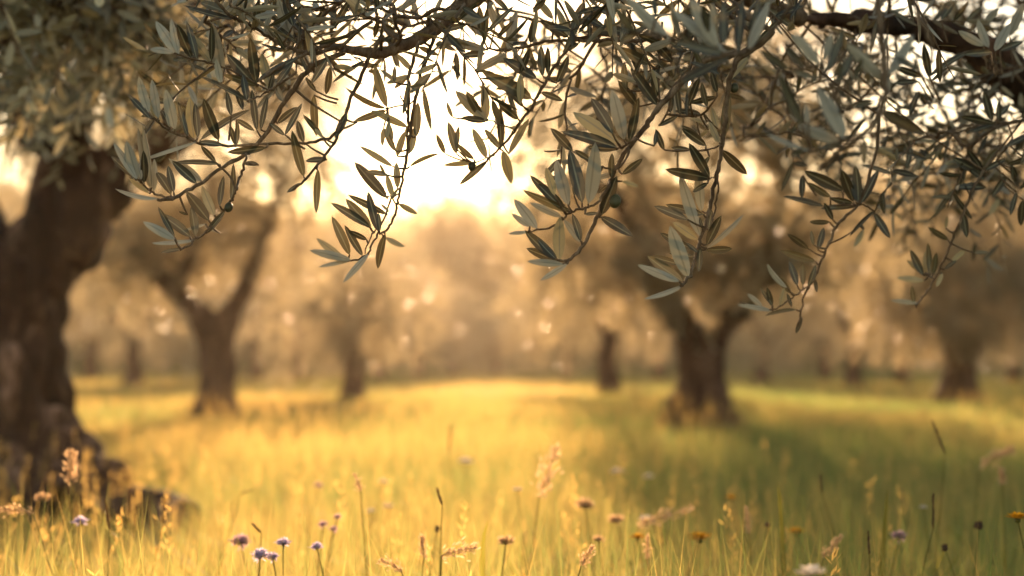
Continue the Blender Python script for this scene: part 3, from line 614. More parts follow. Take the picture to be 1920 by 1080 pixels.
  leaves={'c7': '480,645,860,460,72,G 840,425,390,350,82,G 830,400,420,40,88,L 770,360,570,-20,112,L 400,315,60,-10,102,L 820,350,820,20,82,G 930,405,960,-20,84,D 1010,380,1170,0,82,L 1000,335,1110,-10,72,D 750,270,740,30,52,L 210,205,0,330,60,G 130,250,-40,60,80,T 130,240,-20,240,60,G 290,140,270,-20,60,D 480,290,400,20,60,L 700,240,660,20,70,D 560,300,500,60,60,G 620,400,480,260,60,D'}, fruit=[]),
 dict(d=1.58, twigs=['px 3 1.6:1640,-40 1646,0 1652,60 1658,122 1660,171 1647,215 1628,244 1608,260 1585,277 1560,300 1535,321', 'c9 1.3 .9:740,775 640,790 540,800 500,800', 'px 1.4 1:1608,260 1590,262 1575,263', 'px 1.6 1:1540,122 1552,150 1570,190 1585,240', 'px 2 1.2:1706,-20 1725,30 1745,80 1748,120'],
  leaves={'c9': '735,720,600,340,112,L 445,620,270,290,72,G 705,745,420,620,82,L 715,755,540,800,62,G 705,710,590,510,122,D 500,800,200,700,36,L 485,620,480,480,48,L 490,790,340,830,52,D 995,325,750,80,82,L 1035,290,1200,0,82,L 565,220,400,0,72,L 590,200,640,0,62,L 620,260,740,0,62,G 680,350,790,150,62,G 545,315,380,260,52,G 1000,540,1224,680,102,D 360,250,150,130,82,D 780,505,930,470,52,D 860,730,870,900,110,G 460,250,330,100,90,D 800,330,860,190,80,D 1080,170,1230,260,60,D 700,330,720,200,60,D'}, fruit=[]),
 dict(d=2.36, twigs=['px 2.2 1:1648,215 1640,300 1609,382 1588,404 1567,427 1555,455 1544,480 1532,512 1520,535 1508,554 1502,590 1496,612', 'd0 1.2 .7:520,740 440,790 360,850 280,882 180,865 90,830', 'd0 1 .7:850,215 920,240 950,275', 'd0 1 .7:850,215 720,220 620,225', 'd0 1 .7:650,470 750,420 850,350'],
  leaves={'d0': '745,125,510,0,76,D 810,195,740,-20,72,D 825,195,800,60,46,D 860,205,970,0,52,D 870,185,860,110,52,D 805,205,670,180,44,D 825,225,610,235,38,G 625,225,360,170,36,G 680,310,620,200,62,D 660,325,530,325,48,D 945,270,1030,430,58,D 585,500,620,360,62,D 525,495,395,385,42,D 570,572,345,505,52,T 525,730,580,600,62,D 455,725,405,570,48,D 492,725,490,580,42,T 415,775,325,660,62,T 390,740,220,600,36,L 235,860,150,770,42,L 295,855,265,740,42,D 300,885,90,830,32,L 485,930,445,1030,36,D 875,370,820,490,44,T 490,30,490,180,52,D 665,165,520,80,46,T 560,470,540,380,40,T 345,860,370,740,44,T 420,860,400,780,50,D 450,880,260,890,24,T 570,690,580,770,40,D 850,330,880,380,36,G 300,850,220,740,30,T 840,200,850,-10,60,G'}, fruit=[]),
 dict(d=2.42, twigs=['px 2 .9:1845,318 1824,354 1812,386 1800,416 1788,446 1773,481 1762,505 1752,526 1735,552 1717,576', 'px 1.8 1:1920,225 1880,230 1830,238 1790,250', 'px 1.4 .9:1900,260 1870,300 1845,330', 'd2 .8 .6:380,830 350,800 340,790', 'd2 .8 .6:265,1000 265,975'],
  leaves={'d2': '705,165,485,50,62,D 695,155,610,0,58,D 705,240,510,235,52,D 830,170,740,300,48,D 960,60,840,95,62,D 940,320,920,490,54,D 900,270,860,420,34,D 305,795,215,640,58,D 305,785,205,700,46,T 315,830,140,805,42,T 250,975,230,860,36,T 270,975,95,940,32,L 350,790,345,600,38,T 370,790,400,650,46,T 430,780,390,870,52,T 490,705,580,630,46,T 560,400,585,560,48,D 465,572,340,490,42,T 630,655,720,655,32,T 685,125,760,0,52,T 870,120,880,200,60,D 450,500,460,420,40,T 320,780,310,640,34,T 440,760,520,700,30,D 700,130,830,60,50,D 900,180,860,90,60,D 920,250,990,180,60,D',
          'd1': '180,690,435,825,62,D 400,560,320,730,40,D 870,760,640,700,46,D 850,740,800,560,60,D 890,740,890,620,50,D 880,720,960,640,36,D 870,760,690,825,28,D 470,480,440,260,50,D 420,470,250,400,46,D 400,500,240,510,40,D 470,470,720,270,40,G 800,280,640,190,80,L 850,320,680,330,60,G 900,310,1047,250,70,G 870,310,960,120,60,L 830,290,760,130,60,L 960,220,1040,20,80,L 540,120,620,10,60,G'}, fruit=[]),
]
def parse_pts(crop, s):
    ox, oy, k = CROP[crop]; return [(ox + float(a.split(',')[0]) / k, oy + float(a.split(',')[1]) / k) for a in s.split()]

near_base = np.array([2.15, 3.3, 0.0])
near = empty('olive_tree', tuple(near_base), 'near olive tree whose sharp leafy branches hang across the top of the view', 'tree', 'olive trees of the grove')
tb = MB()
tube(tb, catmull([near_base + [0, 0, -.15], near_base + [.02, .02, .4], near_base + [-.02, .05, .9], near_base + [-.12, 0, 1.2]], 6), [.30, .22, .19, .19], 18, trunk_lobes(17))
tube(tb, catmull([near_base + [-.1, 0, 1.05], P(2150, 330, 3.15), P(1990, 225, 3.05), P(1900, 145, 2.98), P(1840, 98, 2.92), P(1783, 70, 2.86), P(1722, 52, 2.8), P(1650, 42, 2.72), P(1580, 38, 2.64), P(1500, 34, 2.54), P(1449, 34, 2.45)], 5), [.13, .09, .058, .05, .04, .03, .025, .022, .019, .016, .013], 12, trunk_lobes(19, .08), knots=.12)
tube(tb, catmull([near_base + [-.1, 0, 1.1], near_base + [.1, .3, 1.6], near_base + [.3, .8, 2.3], near_base + [.3, 1.3, 3.0]], 5), [.14, .1, .07, .03], 12)
tube(tb, catmull([near_base + [-.1, 0, 1.1], near_base + [-.25, -.5, 1.5], near_base + [-.9, -1.0, 1.9], near_base + [-1.8, -1.3, 2.0]], 5), [.12, .08, .05, .02], 12)
tme = remeshed(tb, .022, .012, 6, 5, near_base); tme.materials.append(M_BARK); link('trunk', tme, near)
bb = MB()
tube(bb, catmull([P(1500, 34, 2.54), P(1420, 5, 2.44), P(1300, -50, 2.36), P(1150, -75, 2.3), P(1000, -60, 2.26), P(920, -22, 2.24), P(857, 19, 2.22), P(822, 48, 2.2), P(785, 72, 2.19), P(750, 88, 2.18), P(713, 99, 2.17), P(672, 96, 2.16), P(635, 89, 2.15), P(600, 84, 2.14)], 5),
     [.016, .0155, .015, .015, .0145, .0135, .0125, .0115, .0105, .0095, .009, .0075, .006, .004], 9, knots=.22)
tube(bb, catmull([P(1300, -50, 2.36), P(1100, -130, 2.2), P(800, -120, 2.1), P(560, -60, 2.05), P(440, -40, 2.05)], 5), [.012, .009, .007, .005, .003], 8, knots=.2)
bough = bb.build('bough', M_TWIG, near)

BOUGH = np.array([v.co[:] for v in bough.data.vertices]) + near_base
LIMB = catmull([P(1783, 70, 2.86), P(1722, 52, 2.8), P(1650, 42, 2.72), P(1580, 38, 2.64), P(1500, 34, 2.54), P(1449, 34, 2.45)], 6)
BOUGH = np.concatenate([BOUGH[::4], LIMB])
def view_dir(p): return norm(CAMP - p)
for bi, B in enumerate(BRANCHES):
    rg = np.random.default_rng(200 + bi); d0 = B['d']
    tw = MB(); lf = MB(); twig_pts = []; twig_px = []
    for spec in B['twigs']:
        head, pts = spec.split(':'); crop, r0, r1 = head.split()
        px = catmull(np.array(parse_pts(crop, pts)), 4)
        s = np.linspace(0, 1, len(px)); dd = d0 + .05 * np.sin(s * 4 + bi) * s
        path = np.array([P(a, b, d) for (a, b), d in zip(px, dd)])
        path += rg.standard_normal(path.shape) * .0008
        tube(tw, path, [float(r0) / 780, float(r1) / 600], 6, knots=.25)
        pool = np.concatenate(twig_pts) if twig_pts else BOUGH
        i0 = np.argmin(np.linalg.norm(pool - path[0], axis=1)); i1 = np.argmin(np.linalg.norm(pool - path[-1], axis=1))
        a, b = (pool[i0], path[0]) if np.linalg.norm(pool[i0] - path[0]) <= np.linalg.norm(pool[i1] - path[-1]) * 1.5 or not twig_pts else (pool[i1], path[-1])
        if np.linalg.norm(a - b) > .003:                 # the shoot it grows from
            tube(tw, catmull([a, a * .5 + b * .5 + rg.standard_normal(3) * .05 * np.linalg.norm(a - b), b], 4), [float(r0) / 900, float(r0) / 1050], 6, knots=.2)
        twig_pts.append(path); twig_px.append(px)
    TP = np.concatenate(twig_pts); TX = np.concatenate(twig_px)
    rows = []
    for crop, s in B['leaves'].items():
        ox, oy, k = CROP[crop]
        for it in s.split():
            q = it.split(','); bx, by, tx, ty, w = [float(v) for v in q[:5]]
            rows.append((ox + bx / k, oy + by / k, ox + tx / k, oy + ty / k, w / k, q[5]))
    Bs, Ds, Ns, Ls, Ws, Ts, Bd = [], [], [], [], [], [], []
    for bx, by, tx, ty, w, face in rows:
        i = np.argmin(np.hypot(TX[:, 0] - bx, TX[:, 1] - by)); dist = np.hypot(TX[i, 0] - bx, TX[i, 1] - by)
        db = np.dot(TP[i] - CAMP, FWD) + rg.uniform(-.012, .012) + (.03 * rg.standard_normal() if dist > 18 else 0)
        b = P(bx, by, db); Lp = math.hypot(tx - bx, ty - by) / FPX * db
        dep = Lp * rg.uniform(-.45, .45); t = P(tx, ty, db + dep)
        if dist > 2:                                    # petiole
            e = TP[i] if dist < 45 else b + (TP[i] - b) * min(1, 45 / dist)
            tube(tw, catmull([e, (e + b) / 2 + [0, 0, -.0015], b], 3), [.0018, .0013], 5)
        D = t - b; L = np.linalg.norm(D); D = D / L; V = view_dir(b); V = V - D * np.dot(V, D); V = V / np.linalg.norm(V)
        wm = w / FPX * db * .98; Wr = max(wm, .17 * L)
        roll = math.acos(min(1, wm / Wr)); roll = max(roll, rg.uniform(.1, .45))
        Wr = min(wm / math.cos(roll), .28 * L)
        sg = 1 if rg.random() < .5 else -1
        cand = [rot_about(V[None], D[None], np.array([sgn * roll]))[0] for sgn in (1, -1)]
        Nn = max(cand, key=lambda c: c[2]) if face in 'GL' else (cand[0] if sg > 0 else cand[1])
        if face in 'L' or (face == 'T' and rg.random() < .5): Nn = -Nn
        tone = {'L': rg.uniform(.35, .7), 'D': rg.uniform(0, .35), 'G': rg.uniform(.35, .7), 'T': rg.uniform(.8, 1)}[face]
        Bs.append(b); Ds.append(D); Ns.append(Nn); Ls.append(L); Ws.append(Wr); Ts.append(tone); Bd.append(rg.normal(.03, .15))
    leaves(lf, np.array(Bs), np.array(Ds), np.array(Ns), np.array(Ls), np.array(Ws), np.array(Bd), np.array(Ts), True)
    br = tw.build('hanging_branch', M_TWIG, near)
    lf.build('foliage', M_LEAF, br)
    for (crop, fx, fy, fr) in B['fruit']:
        ox, oy, k = CROP[crop]; fm = MB(); fx, fy, fr = ox + fx / k, oy + fy / k, fr / k
        c = P(fx, fy, d0 + .01); ball(fm, c, fr / FPX * d0, (.2, .3, 1), 1.25, 12, 9, rg.uniform(0, 1))
        fm.build('olive', M_FRUIT, br)

# free twigs filling the canopy behind and above the traced branches
def filler():
    rg = np.random.default_rng(77); lf = MB(); tw = MB()
    starts = []
    def twig(p0, direc, length, leaf_len, npairs, up):
        direc = norm(direc); n = 7; starts.append(p0); t = np.linspace(0, 1, n)[:, None]
        sag = np.array([0, 0, -1.0]) * length * .35 * rg.random() * t ** 2
        path = p0 + direc * length * t + sag + rg.standard_normal((n, 3)) * length * .012
        tube(tw, path, [.0022, .0009], 5, knots=.2)
        s = np.repeat((np.arange(npairs) + .6) / npairs, 2); s = np.clip(s + rg.standard_normal(len(s)) * .02, 0, 1)
        fi = s * (n - 1); i0 = np.minimum(fi.astype(int), n - 2); f = (fi - i0)[:, None]
        Bp = path[i0] * (1 - f) + path[i0 + 1] * f
        side = norm(np.cross(direc, rg.standard_normal(3))); s2 = np.cross(direc, side)
        a = np.arange(len(s)) * PI + (np.arange(len(s)) // 2) * 1.45
        out = np.cos(a)[:, None] * side + np.sin(a)[:, None] * s2
        D = norm(out * .8 + direc * .75 + rg.standard_normal((len(s), 3)) * .22 + np.array([0, 0, up]))
        N = norm(direc * .5 - out * .3 + np.array([0, 0, .6]) + rg.standard_normal((len(s), 3)) * .4)
        N = N * np.where(rg.random(len(s)) < .3, -1, 1)[:, None]
        leaves(lf, Bp, D, N, leaf_len * rg.uniform(.65, 1.15, len(s)), leaf_len * rg.uniform(.14, .22, len(s)), rg.uniform(-.1, .15, len(s)), rg.random(len(s)) * .95, True)
    def region(x0, x1, y0, y1, d0, d1, count, L=.2, leaf=.055, up=.1, droop=.5, n=7):
        for _ in range(count):
            p = P(rg.uniform(x0, x1), rg.uniform(y0, y1), rg.uniform(d0, d1))
            twig(p, rg.standard_normal(3) * [1, .7, .6] + np.array([0, 0, -droop]), L * rg.uniform(.6, 1.25), leaf, n, up)
    region(380, 820, -90, 50, 2.0, 2.6, 34, .13, .052, .25, .1)
    region(380, 640, 20, 170, 2.15, 2.8, 18, .14, .05, .1, .3)
    region(860, 1300, -100, 40, 2.0, 2.7, 24, .16, .055, .1, .3)
    region(1000, 1400, 20, 170, 2.3, 3.1, 18, .17, .055, .1, .5)
    region(1300, 1700, -120, 30, 1.9, 2.6, 18, .18, .058, .15, .3)
    region(1650, 2000, -120, 20, 2.9, 3.9, 30, .18, .058, .15, .3)
    region(1380, 1700, 60, 260, 2.5, 3.6, 20, .2, .055, .1, .5)
    region(1680, 2000, 120, 300, 2.4, 3.8, 22, .18, .055, .1, .5)
    region(1480, 1900, 20, 240, 2.7, 3.7, 30, .19, .056, .1, .6)
    region(1480, 1950, 230, 370, 3.0, 4.2, 26, .22, .055, .1, .8)
    region(1780, 2050, 0, 280, 3.1, 4.0, 24, .18, .058, .1, .4)
    starts = np.array(starts); have = BOUGH.copy()
    order = np.argsort([np.min(np.linalg.norm(BOUGH - q, axis=1)) for q in starts])
    for q in starts[order]:
        e = have[np.argmin(np.linalg.norm(have - q, axis=1))]; L = np.linalg.norm(e - q)
        pth = catmull([e, e * .65 + q * .35 + rg.standard_normal(3) * .06 * L, e * .3 + q * .7 + rg.standard_normal(3) * .06 * L, q], 3)
        tube(tw, pth, [.0034, .0023], 5, knots=.2); have = np.concatenate([have, pth[4:]])
    lb = tw.build('twigs', M_TWIG, near); lb.name = 'upper_twig'
    lf.build('foliage', M_LEAF, lb)
    cw = MB(); cl = MB()
    blobs = [(near_base + np.array(c), r, w) for c, r, w in [((.2, .6, 2.3), (.9, .9, .6), 2), ((-.5, -.6, 2.1), (.9, .8, .4), 2), ((.5, 1.3, 2.9), (.9, .9, .6), 2), ((.9, 0, 2.0), (.7, .9, .7), 2), ((-1.3, -.2, 2.15), (.8, .9, .35), 2), ((-2.2, -.6, 2.2), (.9, .9, .35), 2)]]
    for i, (c, r, w) in enumerate(blobs):
        e = near_base + np.array([[.1, .3, 1.6], [.3, .8, 2.3], [.3, 1.3, 3.0], [-.25, -.5, 1.5], [-.9, -1.0, 1.9], [-1.8, -1.3, 2.0]])
        a = e[np.argmin(np.linalg.norm(e - c, axis=1))]; limb_to(cw, a, c, .02, .009, 900 + i)
        for k in range(5): limb_to(cw, c, c + rg.uniform(-1, 1, 3) * np.array(r) * .85, .009, .003, 950 + i * 7 + k, seg=5)
    crown_twigs(cl, cw, blobs, 1000, 12, .06, True, 5, True)
    cw.build('branch', M_TWIG, near); cl.build('crown', M_LEAF, near)
filler()

# ------------------------------------------------------------------ flowers and seed heads standing in the meadow
def stem_path(top, foot, curve=0.0):
    top = np.array(top); foot = np.array(foot); m = (top + foot) / 2; m2 = m + np.array([curve, 0, .02])
    return catmull([foot, foot + (m2 - foot) * .5 + [0, 0, .02], m2, m2 + (top - m2) * .55, top], 4)

def petals_disc(mb, c, n, L, W, lift, tone, rg, layers=1, axis=(0, 0, 1)):
    ax = norm(np.array(axis, float)); a0 = norm(np.cross(ax, [.3, .9, .2])); b0 = np.cross(ax, a0)
    for l in range(layers):
        a = np.linspace(0, 2 * PI, n, endpoint=False) + rg.random(n) * .25 + l * .3
        lf = lift + l * .45 + rg.standard_normal(n) * .12
        D = norm(np.cos(a)[:, None] * a0 + np.sin(a)[:, None] * b0 + lf[:, None] * ax)
        leaves(mb, np.repeat([c], n, 0) + D * L * .12, D, np.repeat([ax], n, 0), L * (1 - .25 * l) * rg.uniform(.8, 1.1, n), W, .15, np.clip(tone + rg.uniform(-.3, .3, n), 0, 1), True)

KIND_GROUP = {'plume': 'feathery seed heads in the meadow', 'spike': 'slender seed spikes in the meadow', 'lilac': 'lilac scabious flowers in the meadow', 'mauve': 'lilac scabious flowers in the meadow',
              'white': 'white blossoms in the meadow', 'yellow': 'yellow flowers in the meadow', 'dark': 'dark dried heads in the meadow', 'tuft': 'orange dried tufts in the meadow', 'blade': 'broad grass blades in the meadow', 'nod': 'feathery seed heads in the meadow'}
def flower(kind, hx, hy, d, size, label, foot_x=None, tipx=0, tipy=0, tone=.5):
    """hx, hy: photo pixel of the head's base; size: head size in photo pixels; tip: where the head points, in pixels"""
    rg = np.random.default_rng(int(hx * 7 + hy)); top = P(hx, hy, d); s = size * (1.08 if kind in ('yellow', 'white', 'mauve', 'lilac') else 1) / FPX * d
    fx = foot_x if foot_x is not None else hx + rg.uniform(-25, 25)
    foot = gp(fx, d + rg.uniform(-.05, .05)); foot[0] = (fx - 960) / FPX * d
    names = {'plume': ('seed_stalk', 'seed_head', 'grass stalk'), 'nod': ('seed_stalk', 'seed_head', 'grass stalk'), 'spike': ('spike_stalk', 'seed_spike', 'grass stalk'), 'blade': ('green_blade', 'blade', 'grass blade'),
             'lilac': ('scabious', 'flower_head', 'flower'), 'mauve': ('scabious', 'flower_head', 'flower'), 'white': ('white_flower', 'flower_head', 'flower'), 'yellow': ('yellow_daisy', 'flower_head', 'flower'),
             'dark': ('dried_flower', 'dried_head', 'flower'), 'tuft': ('dried_tuft', 'tuft_head', 'dried flower')}[kind]
    root = empty(names[0], tuple(foot), label, names[2], KIND_GROUP[kind])
    sm = MB(); hm = MB(); path = stem_path(top, foot, rg.uniform(-.06, .06))
    thick = {'plume': .0017, 'nod': .0014, 'spike': .0013, 'dark': .0012, 'tuft': .0018}.get(kind, .0016)
    M = M_STEM
    if kind == 'blade':
        bl = MB(); n = len(path); w = s * .5 * np.clip(1.25 - np.linspace(0, 1, n) ** 2 * 1.22, .03, 1)
        tipv = top + RIGHT * (tipx / FPX * d) - UP * (tipy / FPX * d)
        pth = catmull([foot, (foot + top) / 2 + [rg.uniform(-.01, .01), 0, 0], top, tipv], 6); w = s * .5 * np.clip(1.1 - np.linspace(0, 1, len(pth)) ** 2.5 * 1.08, .03, 1)
        V = np.stack([pth - RIGHT * w[:, None], pth + np.array([0, .3, 0]) * w[:, None], pth + RIGHT * w[:, None]], 1)
        idx = np.arange(len(pth) * 3).reshape(-1, 3)
        bl.add(V.reshape(-1, 3), np.stack([idx[:-1, :-1], idx[:-1, 1:], idx[1:, 1:], idx[1:, :-1]], -1).reshape(-1, 4), np.full(len(pth) * 3, tone))
        bl.build('blade', M_STEM, root)
        tube(sm, catmull([foot, foot + (path[3] - foot) * .6 + [.01, 0, 0], path[6] + [.012, 0, 0]], 3), [.0014, .0008], 5, tone=.3); sm.build('stem', M_STEM, root); return root
    tube(sm, path, [thick * 1.2, thick * .7], 6, tone=tone if kind in ('plume', 'nod', 'spike') else .25)
    # one or two narrow stem leaves
    for k in range(2):
        i = 4 + 4 * k; b = path[min(i, len(path) - 2)]
        leaves(sm, [b], [[rg.uniform(-.7, .7), rg.uniform(-.4, .4), .8]], [[rg.uniform(-1, 1), -1, .2]], [.06 + .05 * rg.random()], [.004], [.15], [.3], True)
    sm.build('stem', M, root)
    tip = top + RIGHT * (tipx / FPX * d) - UP * (tipy / FPX * d)
    if kind in ('plume', 'nod'):
        n = 150 if kind == 'plume' else 110
        t = rg.random(n); ax = tip - top; sag = np.array([0, 0, -.18 if kind == 'nod' else -.03]) * np.linalg.norm(ax)
        c = top + ax * t[:, None] + sag * (t ** 2)[:, None]
        spread = s * (.16 + .3 * np.sin(PI * np.clip(t * .85 + .15, 0, 1)) * (.55 + .45 * np.sin(t * 17) ** 2))
        off = rg.standard_normal((n, 3)) * spread[:, None] * .5
        D = norm(norm(ax) * 1.2 + off / s * 1.8 + rg.standard_normal((n, 3)) * .25)
        leaves(hm, c + off, D, rg.standard_normal((n, 3)), s * rg.uniform(.14, .26, n) + .002, s * .07 + .0006, .1, rg.random(n), True)
        for k in range(0, n, 3): tube(hm, [top + ax * max(0, t[k] - .08) + sag * t[k] ** 2, c[k] + off[k]], [.0004, .0003], 3, tone=.4)
        tube(hm, [top + ax * q + sag * q * q for q in np.linspace(0, 1, 6)], [thick * .7, .0004], 5, tone=.4)
        hm.build(names[1], M_SEED, root)
    elif kind == 'spike':
        n = 46; t = np.linspace(0, 1, n); ax = tip - top; c = top + ax * t[:, None]
        an = np.arange(n) * 2.4; o = np.stack([np.cos(an), np.sin(an), 0 * an], -1)
        leaves(hm, c, norm(norm(ax) * 1.0 + o * rg.uniform(.2, .6, (n, 1))), o, (s * .26 + .003) * rg.uniform(.6, 1.4, n), s * .075 + .0008, -.1, rg.random(n) * .8 + .1, True)
        tube(hm, [top, tip], [thick * .8, .0005], 5, tone=.3); hm.build(names[1], M_BROWN, root)
    elif kind in ('lilac', 'mauve'):
        m_ = M_LILAC if kind == 'lilac' else M_MAUVE
        petals_disc(hm, top, 16, s * .62, s * .2, .05, .6, rg, 3); n = 60
        dv = norm(rg.standard_normal((n, 3)) * [1, 1, .6] + [0, 0, .55]); leaves(hm, np.repeat([top], n, 0), dv, rg.standard_normal((n, 3)), s * .5, s * .15, .1, rg.random(n), True)
        h = hm.build(names[1], m_, root); cm = MB(); ball(cm, top - [0, 0, s * .1], s * .13, stretch=.7, tone=.4); petals_disc(cm, top - [0, 0, s * .12], 8, s * .2, s * .06, -.1, .2, rg); cm.build('calyx', M_STEM, root)
    elif kind == 'white':
        petals_disc(hm, top, 14, s * .58, s * .24, .15, .7, rg, 2); hm.build(names[1], M_WHITE, root)
        cm = MB(); ball(cm, top + [0, 0, s * .06], s * .13, stretch=.6, tone=.6); cm.build('flower_centre', M_YELLOW, root)
    elif kind == 'yellow':
        petals_disc(hm, top, 18, s * .6, s * .18, .05, .5, rg, 3); hm.build(names[1], M_YELLOW, root)
        cm = MB(); ball(cm, top - [0, 0, s * .12], s * .15, stretch=.8, tone=.3); petals_disc(cm, top - [0, 0, s * .1], 10, s * .22, s * .07, .4, .2, rg); cm.build('calyx', M_STEM, root)
    elif kind == 'dark':
        ball(hm, top, s * .3, stretch=1.1, tone=.1); n = 46; dv = norm(rg.standard_normal((n, 3)) + [0, 0, .4]); leaves(hm, top + dv * s * .2, dv, rg.standard_normal((n, 3)), s * .32, s * .09, .1, rg.random(n) * .7, True)
        hm.build(names[1], M_BROWN, root)
    elif kind == 'tuft':
        n = 110; dv = norm(rg.standard_normal((n, 3)) * [.8, .8, .25] + [0, 0, .8]); leaves(hm, top - [0, 0, s * .2] + dv * s * .1, dv, rg.standard_normal((n, 3)), s * rg.uniform(.5, .9, n), s * .1, .1, rg.random(n), True)
        hm.build(names[1], M_SEED, root)
        cm = MB(); petals_disc(cm, top - [0, 0, s * .3], 9, s * .5, s * .13, .9, .9, rg); cm.build('calyx', M_STEM, root)
    return root

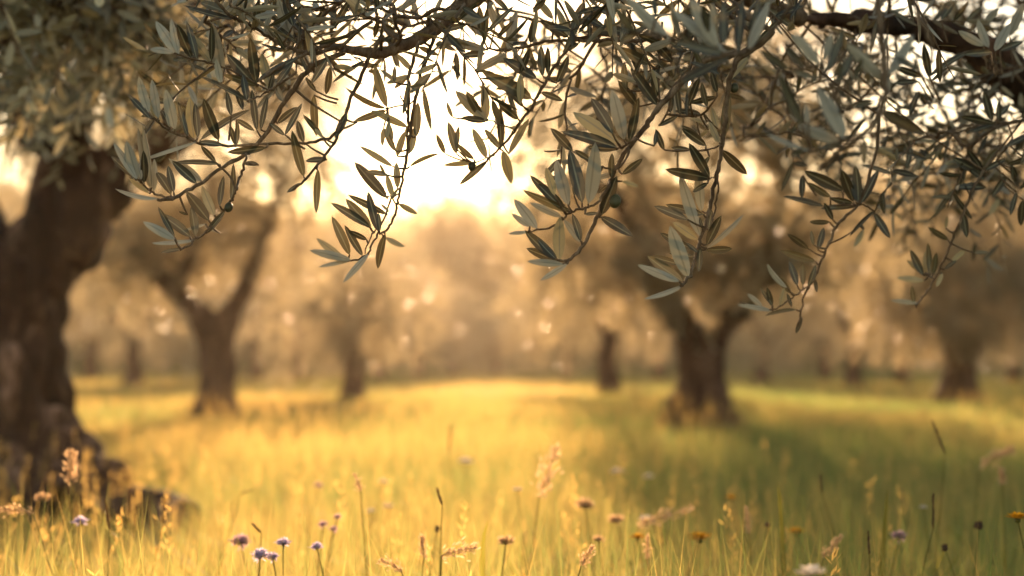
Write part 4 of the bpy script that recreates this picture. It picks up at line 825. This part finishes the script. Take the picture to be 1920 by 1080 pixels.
FL = [
 ('plume', 1012, 932, 3.1, 42, 'tallest pale pink feathery seed head on a golden stem in the centre foreground', 985, 30, -95),
 ('nod', 1198, 988, 3.1, 36, 'drooping pink feathery seed head pointing right beside a white blossom', 1192, 95, -52),
 ('nod', 1838, 872, 3.7, 34, 'nodding pinkish seed head high in the grass near the right edge', 1850, 60, -42),
 ('spike', 1772, 850, 3.1, 22, 'tallest bowed green grass spike at the right', 1800, -22, -55, .4),
 ('blade', 1464, 960, 2.9, 11, 'broad dark green upright grass blade right of the bright yellow flower', 1478, -6, -54, .05),
 ('spike', 1541, 925, 3.1, 14, 'thin dark twisted spike standing between two broad green blades', 1556, -2, -32, .1),
 ('blade', 1660, 975, 2.9, 12, 'broad dark green blade standing left of the brown bristly spike', 1650, 4, -60, .02),
 ('spike', 1750, 990, 2.6, 20, 'brown bristly upright seed spike below the bowed spike at right', 1746, 0, -58, .2),
 ('spike', 1630, 1040, 2.5, 17, 'short dark seed spike low at the foot of the broad blade', 1640, -2, -38, .2),
 ('spike', 842, 850, 4.3, 18, 'tall thin blurred brown spike rising alone in the bright middle of the meadow', 838, 3, -50, .5),
 ('nod', 676, 920, 2.7, 16, 'wiry brown bent seed head on a thin straight stem left of the middle', 692, -10, -36),
 ('spike', 829, 948, 2.6, 20, 'small dark forked seed head on a straight stem below the tall blurred spike', 829, -8, -26, .2),
 ('dark', 820, 992, 2.9, 16, 'small flat dark head just under the forked seed head', 824),
 ('nod', 828, 1042, 2.4, 36, 'pale wispy grass plume bending right at the bottom middle', 812, 66, -26),
 ('nod', 752, 1068, 2.35, 24, 'pale wispy plume bending left at the bottom', 775, -36, -24),
 ('mauve', 450, 1016, 2.75, 34, 'round mauve pincushion flower, biggest of the left group', 452),
 ('lilac', 488, 1042, 2.4, 30, 'fuller lilac flower right below the round mauve one', 492),
 ('lilac', 511, 1045, 2.42, 22, 'smaller lilac flower touching the fuller lilac one', 508),
 ('lilac', 531, 1019, 2.45, 25, 'lilac flower on a dark knotted stem above the pair', 525),
 ('lilac', 594, 1027, 2.45, 22, 'pale lilac flower on a slanting stem right of the left group', 615),
 ('mauve', 606, 984, 2.9, 17, 'small dusky purple flower, left of the trio above the slanting pale one', 622),
 ('mauve', 625, 993, 2.95, 15, 'small dusky purple flower, lowest of the trio', 628),
 ('mauve', 633, 970, 3.0, 14, 'tiny purple flower, highest of the trio', 634),
 ('lilac', 151, 980, 2.7, 26, 'violet flower in front of the left trunk foot', 146),
 ('plume', 132, 900, 2.9, 34, 'orange feathery seed head on a thick yellow green stalk before the left trunk', 134, 2, -50),
 ('nod', 62, 962, 2.6, 22, 'long arching seed head bowing in from the left edge', 118, -70, -18),
 ('tuft', 80, 935, 3.0, 20, 'small tan tuft in front of the dark trunk base', 92),
 ('yellow', 1312, 1010, 2.95, 36, 'bright orange yellow flower, biggest of the yellow ones', 1300),
 ('yellow', 1196, 1008, 3.0, 24, 'small deep yellow flower below the white blossom and drooping pink head', 1198),
 ('yellow', 1908, 972, 2.45, 34, 'sharp yellow flower on a dark stem at the right edge', 1900),
 ('yellow', 1371, 934, 3.8, 18, 'tiny far yellow flower above the bright orange yellow one', 1372),
 ('yellow', 1492, 998, 3.3, 28, 'pale yellow flower right of the broad dark blade', 1488),
 ('tuft', 948, 1016, 2.6, 24, 'brown and orange dried flower head at bottom just left of the tallest plume stem', 952),
 ('tuft', 1155, 976, 3.2, 22, 'round pale orange dried head left of the drooping pink plume', 1150),
 ('tuft', 1097, 948, 3.2, 26, 'cup shaped orange tuft right of the tallest plume', 1094),
 ('tuft', 1122, 1012, 2.8, 16, 'small orange bud leaning right at the bottom right of centre', 1090),
 ('white', 970, 920, 3.5, 18, 'small white blossom left of the tallest plume', 974),
 ('white', 1158, 886, 4.2, 24, 'round white blossom alone in the green grass right of the tallest plume', 1160),
 ('white', 1216, 896, 4.8, 20, 'faint greyish white blossom right of the round white one', 1218),
 ('white', 873, 868, 4.6, 26, 'blurred flat white blossom in the golden grass at the middle', 874),
 ('white', 1210, 976, 3.2, 26, 'white blossom touching the drooping pink seed head', 1212),
 ('white', 1520, 1080, 1.55, 50, 'large pale blurred blossom cut by the bottom edge', 1524),
 ('dark', 1439, 984, 2.8, 13, 'small round dark dried bud left of the broad dark blade', 1428),
 ('dark', 1836, 986, 2.7, 22, 'dark maroon dried head left of the sharp yellow flower', 1838),
 ('dark', 1772, 1028, 2.6, 18, 'nearly black dried head low at the right', 1776),
 ('mauve', 1686, 1006, 2.9, 26, 'dull brownish pink flower left of the brown bristly spike', 1688),
 ('white', 1731, 953, 3.3, 14, 'tiny white blossom touching the brown bristly spike', 1733),
 ('plume', 1880, 908, 3.3, 18, 'small pink oat like head above the sharp yellow flower', 1884, -2, -30),
 ('spike', 490, 1000, 2.6, 16, 'dark branching sprig above the lilac pair', 506, -14, -14, .1),
 ('spike', 452, 926, 3.4, 14, 'dark tilted seed head alone in the golden grass above the mauve flower', 440, 18, -6, .1),
 ('mauve', 597, 911, 4.2, 14, 'faint pink far flower high in the golden grass', 596),
 ('plume', 1090, 1060, 2.35, 20, 'tan knotted sprig leaning right at the bottom', 1076, 20, -34),
 ('plume', 795, 1045, 2.5, 22, 'short wheat coloured head between the two wispy plumes', 792, -4, -38),
 ('blade', 905, 1036, 2.5, 13, 'bright yellow green spear shaped blade at the bottom middle', 895, 10, -60, .8),
 ('spike', 243, 965, 2.9, 18, 'green gold seed spike rising in front of the fallen log', 240, 0, -44, .5),
 ('spike', 205, 992, 2.6, 20, 'brown ragged seed spike right of the violet flower', 212, -8, -48, .3),
 ('spike', 306, 982, 2.8, 14, 'slim green seed spike before the right end of the log', 302, 2, -44, .5),
 ('plume', 1405, 1000, 3.0, 14, 'slender tan seed head right of the bright orange yellow flower', 1398, -6, -50),
 ('plume', 1545, 1045, 2.6, 20, 'pink slanting seed head below the pale yellow flower', 1520, 30, -40),
 ('plume', 1213, 1050, 2.6, 14, 'thin pinkish seed head at the bottom below the small deep yellow flower', 1214, 2, -46),
 ('white', 720, 905, 4.2, 18, 'pale blossom behind the wiry brown bent head', 722),
 ('white', 695, 960, 3.7, 16, 'pale blossom just right of the wiry stem', 700),
 ('white', 728, 952, 3.8, 20, 'pinkish white blossom second right of the wiry stem', 730),
]
for f in FL:
    a = list(f); kind, hx, hy, d, size, label = a[:6]; rest = a[6:]
    flower(kind, hx, hy, d, size, label, rest[0] if rest else None, rest[1] if len(rest) > 1 else 0, rest[2] if len(rest) > 2 else 0, rest[3] if len(rest) > 3 else .6)

# ------------------------------------------------------------------ haze
hz = MB(); x0, x1, y0, y1, z0, z1 = -200, 200, -30, 260, -1.2, 22
hz.add([(x0, y0, z0), (x1, y0, z0), (x1, y1, z0), (x0, y1, z0), (x0, y0, z1), (x1, y0, z1), (x1, y1, z1), (x0, y1, z1)],
       [(3, 2, 1, 0), (4, 5, 6, 7), (0, 1, 5, 4), (1, 2, 6, 5), (2, 3, 7, 6), (3, 0, 4, 7)])
m, n, out = mat('air')
v = n.nodes.new('ShaderNodeVolumePrincipled'); v.inputs['Color'].default_value = (1, .81, .60, 1); v.inputs['Density'].default_value = .0006; v.inputs['Anisotropy'].default_value = .6
n.links.new(v.outputs[0], out.inputs['Volume'])
tag(hz.build('haze', m, smooth=False), 'warm evening haze hanging in the grove', 'haze', kind='stuff')
